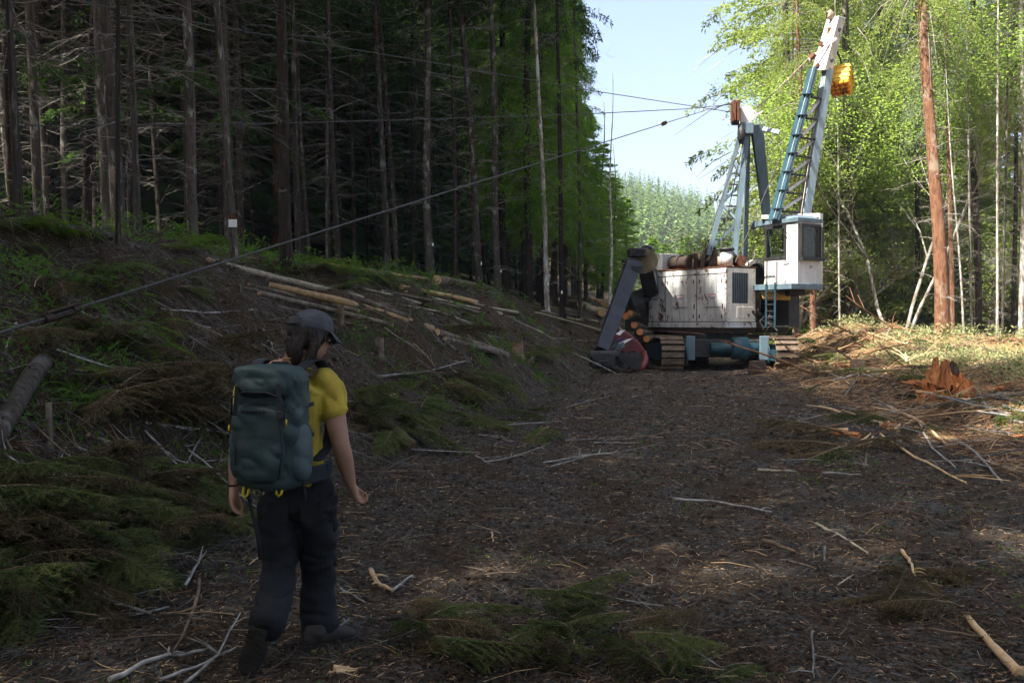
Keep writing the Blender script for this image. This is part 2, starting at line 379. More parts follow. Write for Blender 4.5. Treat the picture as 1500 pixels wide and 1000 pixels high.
# ------------------------------------------------------------------ conifers
def crown(seed, H, z0, rmax, nb, droop=.35, K=11, m=6, leaf=.17, wid=.055, top=.9, asym=0.0, gap=.12, twl=.36, up=.12):
    rg = np.random.default_rng(seed)
    z = z0 + (H-z0)*np.sort(rg.random(nb))**.95; az = rg.random(nb)*2*math.pi
    f = (z-z0)/(H-z0)
    L = rmax*((1-f)**.75)*np.clip(.35+f*5, 0, 1)*(.62+.55*rg.random(nb))+.25
    L *= 1+asym*np.cos(az); keep = rg.random(nb) > gap; z, az, f, L = z[keep], az[keep], f[keep], L[keep]; nb = len(z)
    dr = droop*(1-.6*f)*(.7+.6*rg.random(nb)); upv = up+.35*f
    def axis(t):   # t (nb,k)
        r = L[:, None]*t; zz = z[:, None]+L[:, None]*(upv[:, None]*t-dr[:, None]*t**2)
        return np.stack([np.cos(az)[:, None]*r, np.sin(az)[:, None]*r, zz], -1)
    # wood of the limbs
    ts = np.linspace(0, 1, 4)[None].repeat(nb, 0); A = axis(ts)
    r0 = (.012+.006*L)[:, None]*(1-ts*.85)
    wood = segs(A[:, :-1].reshape(-1, 3), A[:, 1:].reshape(-1, 3), r0[:, :-1].ravel(), r0[:, 1:].ravel(), 3)
    # twigs
    t = np.clip(.16+.84*(np.arange(K)[None]+rg.random((nb, K)))/K, 0, 1); C = axis(t); C2 = axis(np.clip(t+.02, 0, 1.02)); ax = nrm(C2-C)
    out = []
    for sd in (-1, 1):
        side = np.stack([-np.sin(az), np.cos(az), np.zeros(nb)], -1)[:, None]*sd
        td = nrm(ax*(.55+.25*rg.random((nb, K, 1)))+side*.8+np.array([0, 0, -1])*(droop*.5+.25*rg.random((nb, K, 1))))
        tl = (L[:, None]*twl*(1.05-t)+.16)*(.6+.7*rg.random((nb, K)))
        s = (np.arange(m)+.5)/m
        P = C[:, :, None]+td[:, :, None]*(tl[:, :, None, None]*s[None, None, :, None])
        P = P+np.array([0, 0, -1])*(droop*.5*tl[:, :, None, None]*s[None, None, :, None]**2)
        D = td[:, :, None]+.75*rg.normal(size=P.shape)*np.array([1, 1, .7])
        out.append((P.reshape(-1, 3), D.reshape(-1, 3)))
    P = np.concatenate([o[0] for o in out]); D = np.concatenate([o[1] for o in out]); n = len(P)
    P = P+rg.normal(size=P.shape)*.04
    fol = diamonds(P, D, leaf*(.6+.8*rg.random(n)), wid*(.6+.8*rg.random(n)), rg)
    return fol, wood
def dead_branches(seed, z0, z1, n, lmax=2.4, r=.013, sub=4, curve=.25):
    rg = np.random.default_rng(seed)
    z = z0+(z1-z0)*rg.random(n); az = rg.random(n)*2*math.pi; L = lmax*(.25+.75*rg.random(n)**1.3)*np.clip(.45+(z-z0)/8, 0, 1)
    k = 5; t = np.linspace(0, 1, k+1)[None]; b1 = rg.normal(size=n)*.22+.12; b2 = -curve*(.2+rg.random(n)*1.4)
    azb = az[:, None]+(rg.normal(size=n)*.35)[:, None]*t**2
    rr = L[:, None]*t; zz = z[:, None]+L[:, None]*(b1[:, None]*t+b2[:, None]*t**2)+rg.normal(size=(n, k+1))*.02
    A = np.stack([np.cos(azb)*rr, np.sin(azb)*rr, zz], -1); R = (r*(.6+.8*rg.random(n)))[:, None]*(1-t*.75)
    parts = [segs(A[:, :-1].reshape(-1, 3), A[:, 1:].reshape(-1, 3), R[:, :-1].ravel(), R[:, 1:].ravel(), 3)]
    # side twigs
    for q in range(sub):
        i = rg.integers(1, k, n); B = A[np.arange(n), i]+(A[np.arange(n), i+1]-A[np.arange(n), i])*rg.random((n, 1))
        dirn = nrm(A[:, -1]-A[:, 0]); sd = np.stack([-dirn[:, 1], dirn[:, 0], dirn[:, 2]*0], -1)*rg.choice([-1, 1], (n, 1))
        d = nrm(dirn*.7+sd*.8+rg.normal(size=(n, 3))*.25); l = (L*(.12+.28*rg.random(n)))[:, None]
        mid = B+d*l*.55+np.array([0, 0, -.03]); e = B+d*l+np.array([0, 0, -.10])*l
        parts.append(segs(B, mid, r*.42, r*.3, 3)); parts.append(segs(mid, e, r*.3, r*.12, 3))
    return join(*parts)
def trunk_mesh(seed, H, r, n=10, flare=.45, wob=.10):
    rg = np.random.default_rng(seed); zz = np.concatenate([[-.6, 0, .15, .4, .9], np.linspace(1.6, H, 16)])
    k = rg.random(4)*6; V = []
    for z in zz:
        rad = r*(1-.93*max(z, 0)/H)+r*flare*math.exp(-max(z, 0)/.28)
        cx = wob*math.sin(z*.35+k[0])*min(1, z/4); cyy = wob*math.sin(z*.29+k[1])*min(1, z/4)
        for a in range(n):
            th = 2*math.pi*a/n; q = 1+.09*math.sin(3*th+k[2])+.05*math.sin(5*th+z*.6+k[3])
            if z < .5: q += .22*math.sin(4*th+k[2])*math.exp(-max(z, 0)/.25)
            V.append((cx+math.cos(th)*rad*q, cyy+math.sin(th)*rad*q, z))
    F = [(i*n+a, i*n+(a+1) % n, (i+1)*n+(a+1) % n, (i+1)*n+a) for i in range(len(zz)-1) for a in range(n)]
    return np_mesh('trunk', V, np.array(F), True)
def vm(name, VF, mat):
    me = np_mesh(name, VF[0], VF[1]); me.materials.append(mat); return me
def withmat(me, mat):
    m2 = me.copy(); m2.materials.clear(); m2.materials.append(mat); return m2

# --- left forest: tall second growth with dead limbs below, live crown above
TR = [trunk_mesh(s, 30, .17) for s in (1, 2, 3, 4)]
TR_D = [withmat(t, M['bark_dark']) for t in TR]; TR_G = [withmat(t, M['bark_grey']) for t in TR]
TR_P = [withmat(t, M['bark_pale']) for t in TR]; TR_C = [withmat(t, M['bark_cedar']) for t in TR]
DEAD = [vm('dead_branches', dead_branches(20+i, 1.2, 15, 88, 2.6, .011), M['dead_wood']) for i in range(4)]
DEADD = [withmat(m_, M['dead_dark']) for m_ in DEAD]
CR_T, CR_W = [], []
for i in range(4):
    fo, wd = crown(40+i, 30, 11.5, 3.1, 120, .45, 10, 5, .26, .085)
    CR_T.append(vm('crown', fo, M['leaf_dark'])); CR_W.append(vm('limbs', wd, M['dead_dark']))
CR_L = []       # low sparse shade sprays on the lower limbs
for i in range(3):
    fo, wd = crown(60+i, 20, 4, 2.6, 34, .45, 9, 5, .17, .05, gap=.35)
    CR_L.append(vm('low_sprays', fo, M['leaf_dark']))
CR_E, CR_EW = [], []
for i in range(4):
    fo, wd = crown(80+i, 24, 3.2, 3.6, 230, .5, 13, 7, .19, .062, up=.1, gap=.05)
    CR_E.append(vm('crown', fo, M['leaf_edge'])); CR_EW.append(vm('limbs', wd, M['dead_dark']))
CR_F, CR_FW = [], []
for i in range(4):
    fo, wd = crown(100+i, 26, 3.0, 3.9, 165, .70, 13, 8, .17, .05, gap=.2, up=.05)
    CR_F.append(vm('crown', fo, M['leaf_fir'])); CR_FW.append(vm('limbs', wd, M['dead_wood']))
CR_B = [withmat(m_, M['leaf_blue']) for m_ in CR_F]
CR_S = []
for i in range(3):
    fo, wd = crown(120+i, 6, .2, 1.9, 130, .35, 8, 5, .17, .06, gap=.1)
    CR_S.append((vm('crown', fo, M['leaf_fir']), trunk_mesh(130+i, 6, .06)))
    CR_S[-1][1].materials.append(M['bark_grey'])

ntree = [0]
def tree(x, y, trunk, parts, rad=1.0, hs=1.0, lean=(0, 0), rz=None, label=None, cat='tree', group=None, name='conifer', z=None):
    z = gz(x, y) if z is None else z
    t = empty(name, (x, y, z-.05), label, cat, group)
    t.rotation_euler = (R_(lean[1]), R_(lean[0]), 0)
    rz = random.random()*6.28 if rz is None else rz
    o = link('trunk', trunk, None, t); o.scale = (rad, rad, hs); o.rotation_euler.z = rz
    for nm, me, sc in parts:
        q = link(nm, me, None, t); q.scale = (sc, sc, hs); q.rotation_euler.z = random.random()*6.28
    ntree[0] += 1
    return t
# ------------------------------------------------------------------ broadleaf trees
def broadleaf(seed, H, spread, stems, nleaf, leaf=.13, up=1.0, base=2.0, clus=.32):
    rg = np.random.default_rng(seed); S = [[], [], [], []]; tips = []
    def grow(p, d, L, r, lv):
        n = 4; q = p
        for i in range(n):
            d = nrm(d+rg.normal(size=3)*.09+np.array([0, 0, .05*up])); e = q+d*L/n
            S[0].append(q); S[1].append(e); S[2].append(r*(1-.4*i/n)); S[3].append(r*(1-.4*(i+1)/n)); q = e
            if lv >= 2: tips.append((q, lv))
            if lv < 4 and (i > 0 or lv > 0):
                for _ in range(1 if lv < 1 else (2 if rg.random() < .5 else 1)):
                    a = rg.random()*6.28; s = np.array([math.cos(a), math.sin(a), .35+.3*rg.random()])
                    grow(q, nrm(d*.75+s*.75), L*(.50+.15*rg.random()), r*.5*(1-.3*i/n), lv+1)
    for k in range(stems):
        a = k*6.28/stems+rg.random(); grow(np.array([math.cos(a)*.12*(stems > 1), math.sin(a)*.12*(stems > 1), -.3]), nrm(np.array([math.cos(a)*spread, math.sin(a)*spread, 1.])), H*.62, .09, 0)
    T = np.array([t[0] for t in tips]); T = T[T[:, 2] > base]
    c = T[rg.integers(0, len(T), nleaf)]; P = c+rg.normal(size=(nleaf, 3))*np.array([clus, clus, clus*.55])
    D = rg.normal(size=(nleaf, 3))*np.array([1, 1, .35]); n = len(P)
    # leaves lie nearly flat in layers
    D = nrm(D); up_ = nrm(np.array([0, 0, 1.])+rg.normal(size=(n, 3))*.45); Sx = nrm(np.cross(D, up_))
    l = (leaf*(.6+.8*rg.random(n)))[:, None]
    V = np.stack([P, P+D*l*.5+Sx*l*.42, P+D*l, P+D*l*.5-Sx*l*.42], 1).reshape(-1, 3)
    return (V, np.arange(n*4).reshape(-1, 4)), segs(S[0], S[1], np.array(S[2]), np.array(S[3]), 5)
MP = []
for i, a in enumerate([(15, .42, 3, 62000, .105), (13, .5, 3, 54000, .105), (14, .25, 1, 44000, .105)]):
    fo, wd = broadleaf(200+i, a[0], a[1], a[2], a[3], a[4])
    mw = np_mesh('stems', wd[0], wd[1], True); mw.materials.append(M['bark_pale']); MP.append((vm('crown', fo, M['leaf_maple']), mw))
SH = []
for i in range(3):
    fo, wd = broadleaf(230+i, 3.2, .9, 4, 9000, .065, base=.15, clus=.3)
    mw = np_mesh('stems', wd[0], wd[1]); mw.materials.append(M['bark_pale']); SH.append((vm('crown', fo, M['leaf_maple' if i == 0 else 'leaf_fir']), mw))

# ------------------------------------------------------------------ left forest
placed = []
def free(x, y, d):
    for a, b in placed:
        if (a-x)**2+(b-y)**2 < d*d: return False
    return True
# trunks one can single out: base px, py, width px at the base, lean in degrees (+ = top to the right), trunk meshes, look
PROM = [(28, 322, 15, -2.3, 'G', 'forest trunk sunlit along its upper right side, at the far left edge', None),
        (97, 318, 15, -3.2, 'D', 'dark forest trunk, second thick one from the left edge of the photo', None),
        (173, 362, 7, 0, 'D', 'thin straight dark pole of a tree standing in front of the left forest', None),
        (203, 348, 13, -2.0, 'G', 'grey forest trunk flecked with sun between the thin pole and the tagged trunk', None),
        (345, 385, 14, -4.5, 'G', 'lichen speckled leaning trunk bearing the large white paper tag', None),
        (362, 352, 10, -3.6, 'D', 'dark trunk close behind the leaning tagged trunk', None),
        (403, 372, 12, 0.3, 'C', 'reddish sunlit trunk half hidden behind the thickest forest trunk', None),
        (420, 392, 22, -2.0, 'D', 'thickest smooth dark trunk at the forest edge, above the hiker', None),
        (497, 385, 13, -2.4, 'G', 'dark trunk with pale bark flakes, next right of the thickest trunk', None),
        (570, 383, 11, -2.6, 'G', 'slim grey trunk with many bare limbs above the middle of the log piles', None),
        (632, 402, 17, -1.4, 'G', 'stout scaly grey trunk with a small white tag near its base', None),
        (668, 398, 7, -1.2, 'D', 'thin dark trunk between the stout scaly trunk and the twin tagged trunks', None),
        (704, 410, 12, -4.2, 'G', 'leaning pale grey trunk, left one of the pair with tags beside the log ends', None),
        (731, 416, 14, -2.0, 'G', 'pale grey trunk, right one of the pair with tags beside the log ends', None),
        (802, 424, 8, -2.2, 'P', 'thin whitish bare trunk just left of the green forest edge', None),
        (824, 431, 8, -1.0, 'D', 'thin dark trunk with a tag under the green forest edge', None),
        (850, 436, 6, -1.0, 'G', 'slim trunk under the green forest edge nearest the black boom', None),
        (893, 432, 6, .5, 'P', 'pale leafless young tree with upswept branches behind the black boom', None)]
PT = {}
for px, py, wd, ln, kind, lab, _x in PROM:
    p = hit(px, py) or None
    if p is None or p.y > 62:
        D = 40 if px < 850 else 46; q = at(px, py, D); p = Vector((q.x, D, gz(q.x, D)))
    r = wd/1458*p.y/2/.17*.95; i = len(placed) % 4
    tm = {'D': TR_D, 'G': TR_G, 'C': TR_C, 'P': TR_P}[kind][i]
    young = px == 893
    parts = [('dead_branches', DEAD[i], 1.0 if wd > 9 else .7)]
    if not young: parts += [('crown', CR_T[i], 1.0 if px < 780 else .5), ('limbs', CR_W[i], 1.0 if px < 780 else .5)]
    t = tree(p.x, p.y, tm, parts, r*(.8 if wd > 12 else 1), 1.0 if not young else .4, (ln, -.5), None, lab, 'tree')
    PT[px] = (p, r*.17, ln); placed.append((p.x, p.y))
rg = np.random.default_rng(3)
GL = 'slender dark conifer with bare dead limbs below, standing in the shaded left forest'
GN = 'conifers of the shaded left forest'
n = 0; tries = 0
while n < 176 and tries < 30000:
    tries += 1
    D = 18+80*rg.random()**.8; an = R_(-31+33*rg.random()); x, y = D*math.sin(an)*1.0, D*math.cos(an)
    u = float(toe(np.array(y)))-x
    if u < 7.4+.02*y+(2.2 if y > 38 else 0) or u > 52: continue
    if not free(x, y, 1.6 if y < 45 else 2.0): continue
    if y < 22 and abs(x/y*1458+750-430) < 40: continue
    placed.append((x, y)); k = int(rg.integers(4))
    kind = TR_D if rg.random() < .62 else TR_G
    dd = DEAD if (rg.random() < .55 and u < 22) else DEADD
    parts = [('dead_branches', dd[(k+n) % 4], .8+.3*rg.random()), ('crown', CR_T[k], 1.1), ('limbs', CR_W[k], 1.1)]
    if rg.random() < .5: parts.append(('low_sprays', CR_L[k % 3], .9))
    hs = .86+.28*rg.random()
    tree(x, y, kind[k], parts, (.38+.52*rg.random()), hs, (-2+2.6*rg.normal()*.6, rg.normal()*.8), None, GL, 'tree', GN); n += 1
# the same forest goes on to the left of and behind the camera; it throws the shade over the road
n = 0; tries = 0
while n < 92 and tries < 9000:
    tries += 1
    y = -34+58*rg.random(); x = float(toe(np.array(y)))-6.2-15*rg.random() if rg.random() < .62 else -11+25*rg.random()
    if y > -6 and x > toe(np.array(y))-5.5: continue
    if y > 4 and math.degrees(math.atan2(x, y)) > -31: continue
    if not free(x, y, 2.0): continue
    placed.append((x, y)); k = int(rg.integers(4))
    tree(x, y, TR_D[k], [('dead_branches', DEADD[k], 1), ('crown', CR_T[k], 1.25), ('limbs', CR_W[k], 1.2)], 1.1, 1.04+.2*rg.random(), (0, 0), None, GL, 'tree', GN); n += 1
# green crowns along the open edge
EDGE = [(.7, 41, .60, 1.0), (1.5, 45, .62, 1.0), (-.3, 43.5, .58, 1.0), (2.1, 49.5, .64, .95), (.6, 48, .62, 1.0), (2.9, 55, .66, .88), (1.5, 53, .66, .95), (3.8, 61, .7, .80), (2.4, 59, .7, .85), (-.6, 52, .7, 1.05),
        (5.2, 69, .74, .58), (6.9, 77, .8, .52), (9.2, 88, .85, .48), (11.3, 98, .85, .46), (3.4, 67, .75, .72), (5.0, 75, .8, .62), (7.4, 86, .8, .52), (1.0, 62, .8, .9)]
for i, (x, y, s, hs) in enumerate(EDGE):
    far_ = y > 66
    tree(x, y, TR_D[i % 4] if not far_ else TR_G[i % 4], [('crown', CR_E[i % 4], s), ('limbs', CR_EW[i % 4], s), ('dead_branches', DEAD[i % 4], .7)], 1.0, hs*(1.15 if not far_ else 1.0), (-1+random.random()*2, 0), None,
         'bushy bright green conifer along the open right edge of the left forest' if not far_ else 'sunlit light green conifer further down the forest edge, above the black boom', 'tree',
         'green conifers on the forest edge' if not far_ else 'far sunlit edge conifers')

# ------------------------------------------------------------------ right forest
def rtree(px, D, tm, parts, wpx=None, r=None, hs=1.0, lean=(0, 0), label=None, group=None, name='conifer', cat='tree'):
    x = at(px, 470, D).x; placed.append((x, D))
    rad = (wpx/1458*D/2/.17) if wpx else r
    return tree(x, D, tm, parts, rad, hs, lean, None, label, cat, group, name)
RIGHT = [(1242, 43, 'G', 19, 1.15, (-.3, 0), 'thick grey trunk with a bright left side, behind the cab guard', 'F', 1.0),
         (1381, 34, 'C', 21, 1.1, (-3.2, 0), 'big reddish cedar trunk beside the torn orange stump', 'F', .75),
         (1296, 46, 'D', 13, 1.0, (-1.5, 0), 'dark trunk with a rusty torn foot, behind the slash mound', 'F', .8),
         (1288, 48, 'D', 11, 1.0, (.5, 0), 'dark trunk just left of the one with the rusty torn foot', 'F', .8),
         (1343, 44, 'D', 11, .95, (-.6, 0), 'dark bare trunk between the pale maple and the red cedar', 'B', .7),
         (1432, 38, 'D', 14, 1.05, (-1.0, 0), 'dark brown trunk in the gap right of the red cedar', 'F', .8),
         (1396, 37, 'C', 8, .9, (-1.5, 0), 'slim brown trunk touching the right side of the big cedar', 'B', .5),
         (1496, 36, 'P', 10, 1.0, (-.5, 0), 'light grey trunk at the right edge of the photo', 'F', .5),
         (1193, 41, 'C', 11, .75, (-3.0, 0), 'short reddish cedar trunk under the cab', 'F', .6),
         (1167, 42, 'C', 5, .7, (-1, 0), 'thin pinkish trunk just right of the machine, under the cab', 'F', .4),
         (1231, 40, 'P', 4, .7, (-1.2, 0), 'thin pale pole in front of the thick grey trunk', None, 0),
         (1424, 35, 'P', 5, .6, (-1.5, 0), 'pale thin pole with short twigs right of the cedar', None, 0),
         (1413, 34, 'P', 4, .45, (-4.5, 0), 'very thin white pole leaning left beside the cedar', None, 0),
         (1461, 34, 'P', 5, .75, (-.5, 0), 'slim pale pole, left one of two near the right edge', None, 0),
         (1469, 34.5, 'G', 5, .75, (.3, 0), 'slim grey pole, right one of two near the right edge', None, 0),
         (1484, 37, 'D', 9, .95, (0, 0), 'dark trunk just inside the right edge of the photo', 'F', .5)]
for i, (px, D, kd, wpx, hs, ln, lab, cr, cs) in enumerate(RIGHT):
    k = i % 4; tm = {'D': TR_D, 'G': TR_G, 'C': TR_C, 'P': TR_P}[kd][k]
    parts = [('dead_branches', DEAD[k], .75 if wpx > 6 else .35)]
    if cr: 
        CC = CR_F if cr == 'F' else CR_B
        parts += [('crown', CC[k], cs), ('limbs', CR_FW[k], cs)]
    t = rtree(px, D, tm, parts, wpx=wpx*(.95 if kd == 'C' else .8), hs=hs, lean=ln, label=lab)
    if cr and px not in (1153,):     # the crown starts well above the ground on the near trunks
        for ch in t.children:
            if ch.name.startswith(('crown', 'limbs')): ch.location.z = 5.5*hs
    elif cr:
        for ch in t.children:
            if ch.name.startswith(('crown', 'limbs')): ch.location.z = 2.0
fo_, wd_ = crown(180, 34, 5, 5.6, 230, .5, 14, 9, .25, .075, gap=.2, up=.05, twl=.32)
fir_c, fir_w = vm('crown', fo_, M['leaf_fir']), vm('limbs', wd_, M['dead_wood'])
rtree(1150, 50, TR_G[1], [('crown', fir_c, 1), ('limbs', fir_w, 1), ('dead_branches', DEAD[1], 1.2)], r=1.5, hs=1.15, label='tall fir with long drooping sprays reaching left over the sky, behind the two towers')
rtree(1478, 52, TR_G[2], [('crown', fir_c, .8), ('limbs', fir_w, .8)], r=1.2, hs=.86, label='ragged fir with gaps of sky, near the top right corner')
rtree(1200, 56, TR_G[0], [('crown', fir_c, .95), ('limbs', fir_w, .95)], r=1.3, hs=1.05, label='full layered fir directly behind the tall boom')
rtree(1372, 54, TR_C[0], [('crown', fir_c, .8), ('limbs', fir_w, .8)], r=1.3, hs=.98, label='full layered fir behind the red cedar trunk')
def mtree(px, D, i, s, label, group=None, sxy=1.0):
    x = at(px, 470, D).x; t = empty('maple', (x, D, gz(x, D)-.05), label, 'tree', group); t.rotation_euler.z = random.random()*6.28
    a = link('crown', MP[i][0], None, t); b = link('trunk', MP[i][1], None, t)
    for o in (a, b): o.scale = (s*sxy, s*sxy, s)
mtree(1317, 40, 0, .92, 'tall broadleaf maple with fanning pale stems and bright yellow green leaves')
GR = 'sunlit green conifer among the crowded trees of the right forest'; GRN = 'conifers filling the right forest'
rg = np.random.default_rng(9); n = 0; tries = 0
while n < 46 and tries < 20000:
    tries += 1
    D = 50+52*rg.random(); px = 1195+390*rg.random(); x = (px-750)/1458*D
    if px < 1250 and D < 50: continue
    if px > 1425 and D > 48: continue
    if not free(x, D, 2.2): continue
    k = int(rg.integers(4)); placed.append((x, D)); CC = CR_F if rg.random() < .75 else CR_B
    hs = .62+.5*rg.random()
    if px > 1430: hs *= .75
    tm = [TR_G, TR_P, TR_D, TR_C][int(rg.integers(4))][k]
    t = tree(x, D, tm, [('crown', CC[k], .75+.35*rg.random()), ('limbs', CR_FW[k], .9), ('dead_branches', DEAD[k], .6)], .7+.6*rg.random(), hs, (rg.normal()*1.5, 0), None, GR, 'tree', GRN); n += 1
# behind the machine, in the gap towards the valley
for px, D, hs, s in [(1085, 84, .42, .8), (1115, 78, .6, .9), (1140, 66, .8, .9), (1180, 58, .75, .9), (1060, 100, .36, .8), (1035, 112, .33, .8), (1005, 120, .36, .8), (975, 122, .34, .8), (955, 110, .34, .8), (1100, 95, .5, .9), (1205, 53, .7, .9), (1160, 74, .9, 1)]:
    k = random.randrange(4)
    rtree(px, D, TR_G[k], [('crown', (CR_E if D > 90 else CR_F)[k], s), ('limbs', CR_FW[k], s)], r=.8, hs=hs, label='sunlit young conifer down the slope behind the machine', group='conifers behind the machine')
GU = 'small leafy green understory bush among the right forest trunks'; GUN = 'understory bushes of the right forest'
n = 0
for j in range(104):
    D = 45+24*rg.random()**1.2; px = 1130+400*rg.random()
    if px < 1215: D = 44+14*rg.random()
    x = (px-750)/1458*D; k = j % 3
    if j % 2 == 0:
        t = empty('young_conifer', (x, D, gz(x, D)-.05), 'young bushy conifer growing under the taller right forest trees', 'tree', 'young conifers of the right forest')
        a = link('crown', CR_S[k][0], None, t); b = link('trunk', CR_S[k][1], None, t); s = .8+1.5*rg.random()
    else:
        t = empty('shrub', (x, D, gz(x, D)-.05), GU, 'shrub', GUN)
        a = link('crown', SH[k][0], None, t); b = link('stems', SH[k][1], None, t); s = .9+1.2*rg.random()
    t.rotation_euler.z = rg.random()*6.28
    for o in (a, b): o.scale = (s, s, s)

# ------------------------------------------------------------------ far wooded hill: one mass nobody could count
def far_wood():
    rg = np.random.default_rng(5); Vs = []; Fs = []; o = 0
    N = 1700; D = 230+290*rg.random(N)**.8; px = 880+640*rg.random(N); x = (px-750)/1458*D; z = height(x, D, False)
    for i in range(N):
        H = (9+10*rg.random()); nb = 120; R = H*(.13+.06*rg.random()); sd = rg.random((nb,)); 
        zz = sd**.8; a = rg.random(nb)*6.28; L = R*(1-zz)**.8*(.5+.7*rg.random(nb))+.3
        P = np.stack([x[i]+0*a, D[i]+0*a, z[i]+H*(.08+.92*zz)], -1)
        Dd = np.stack([np.cos(a), np.sin(a), -.25-.3*rg.random(nb)], -1); S = np.stack([-np.sin(a), np.cos(a), 0*a], -1)
        V = np.stack([P+Dd*L[:, None]*.05, P+Dd*L[:, None]*.6+S*(L*.26)[:, None], P+Dd*L[:, None], P+Dd*L[:, None]*.6-S*(L*.26)[:, None]], 1).reshape(-1, 3)
        Vs.append(V); 
    V = np.concatenate(Vs); F = np.arange(len(V)).reshape(-1, 4)
    o = link('distant_wood', np_mesh('distant_wood', V, F), M['leaf_far']); tag(o, 'distant conifer covered hillside seen in the gap left of the towers', 'woodland', kind='stuff')
far_wood()
def deep_forest():
    rg = np.random.default_rng(15); Vs = []; N = 620; D = 42+85*rg.random(N)**.8; an = np.radians(-40+41*rg.random(N)); x, y = D*np.sin(an), D*np.cos(an)
    u = toe(y)-x; k = (u > 25) & (u < 75); x, y = x[k], y[k]; z = height(x, y, False)
    for i in range(len(x)):
        H = 17+12*rg.random(); nb = 210; zz = rg.random(nb); a = rg.random(nb)*6.28; L = (1.1+2.6*(1-zz))*(.5+.7*rg.random(nb)); q = rg.random(nb)*L*.6
        Dd = np.stack([np.cos(a), np.sin(a), -.25-.4*rg.random(nb)], -1); S = np.stack([-np.sin(a), np.cos(a), .3*rg.normal(size=nb)], -1)
        P = np.stack([x[i]+np.cos(a)*q, y[i]+np.sin(a)*q, z[i]-.3+H*zz], -1)
        Vs.append(np.stack([P, P+Dd*L[:, None]*.5+S*(L*.22)[:, None], P+Dd*L[:, None]*.9, P+Dd*L[:, None]*.5-S*(L*.22)[:, None]], 1).reshape(-1, 3))
    V = np.concatenate(Vs); o = link('deep_forest', np_mesh('deep_forest', V, np.arange(len(V)).reshape(-1, 4)), M['leaf_dark']); tag(o, 'dark mass of the forest deep behind the left hand trunks', 'woodland', kind='stuff')
deep_forest()
# ------------------------------------------------------------------ machine paints
M['white'] = paint('white_paint', (.50, .50, .49), (.40, .41, .41), 1.0, .5, 3.2)
M['sunlit_white'] = paint('sunlit_white_paint', (.66, .62, .54), (.56, .52, .44), .75, .5, 3.0)  # the white paint warmed and brightened: sunlight put into the colour
M['blue'] = paint('blue_paint', (.115, .165, .195), (.085, .125, .15), .6, .5, 3.0)
M['greyblue'] = paint('grey_blue_paint', (.25, .32, .36), (.19, .25, .29), .4, .5, 2.0)
M['teal'] = paint('teal_paint', (.018, .060, .082), (.010, .035, .05), .5, .55, 3.0)
M['towerwhite'] = paint('tower_white', (.56, .55, .53), (.47, .45, .42), .6, .5, 2.5)
M['rust'] = varied('rust', (.04, .018, .010), (.17, .065, .03), 7, .9, .4, rnd=.1)
M['rust_dark'] = varied('rust_dark', (.014, .010, .008), (.060, .036, .024), 7, .85, .4, rnd=.2)
M['tan'] = varied('tan_metal', (.18, .12, .07), (.42, .34, .25), 5, .8, .2, rnd=.1)
M['black'] = varied('black_metal', (.010, .010, .011), (.035, .034, .034), 6, .55, .2, rnd=.1)
M['loader'] = varied('loader_paint', (.016, .018, .026), (.036, .038, .048), 2.5, .42, .1, rnd=0)
M['loader_tan'] = varied('loader_tan', (.07, .055, .03), (.17, .13, .07), 2.5, .6, .2, rnd=0)
M['shoe'] = varied('track_steel', (.045, .032, .022), (.17, .12, .08), 7, .6, .4, rnd=.35)
M['navy'] = varied('navy', (.02, .02, .09), (.03, .03, .12), 5, .5, 0, rnd=0)
M['decal'] = varied('decal_white', (.62, .60, .60), (.72, .70, .70), 5, .5, 0, rnd=0)
M['red_print'] = varied('red_print', (.45, .03, .03), (.5, .05, .04), 5, .5, 0, rnd=0)
M['yellow'] = paint('yellow_paint', (.78, .50, .06), (.66, .38, .03), .35, .5, 2.5)
M['orange'] = varied('orange_tips', (.55, .20, .01), (.75, .32, .02), 4, .6, 0, rnd=.12)
M['amber'] = paint('amber_tank', (.62, .38, .10), (.50, .28, .06), .9, .5, 4)
M['red'] = paint('red_paint', (.14, .014, .018), (.08, .010, .012), .5, .4, 3)
M['cable'] = varied('wire_rope', (.03, .028, .026), (.10, .095, .09), 30, .6, .4, metal=.3, rnd=.1)
M['mesh_wire'] = varied('mesh_wire', (.03, .03, .03), (.08, .08, .07), 5, .6, 0, rnd=0)
def glassmat():
    m, nt, bs = newmat('cab_glass'); bs.inputs['Base Color'].default_value = (.55, .62, .60, 1); bs.inputs['Roughness'].default_value = .04
    tr = nt.nodes.new('ShaderNodeBsdfTransparent'); tr.inputs[0].default_value = (.72, .78, .74, 1); gl = nt.nodes.new('ShaderNodeBsdfGlossy'); gl.inputs['Roughness'].default_value = .03
    n = noise(nt, 3, 3); gl.inputs[0].default_value = (.8, .85, .85, 1)
    ms = nt.nodes.new('ShaderNodeMixShader'); mr = nt.nodes.new('ShaderNodeMapRange'); mr.inputs[3].default_value = .10; mr.inputs[4].default_value = .25
    nt.links.new(n.outputs[0], mr.inputs[0]); nt.links.new(mr.outputs[0], ms.inputs[0])
    nt.links.new(tr.outputs[0], ms.inputs[1]); nt.links.new(gl.outputs[0], ms.inputs[2]); nt.links.new(ms.outputs[0], nt.nodes['Material Output'].inputs[0]); return m
M['glass'] = glassmat()

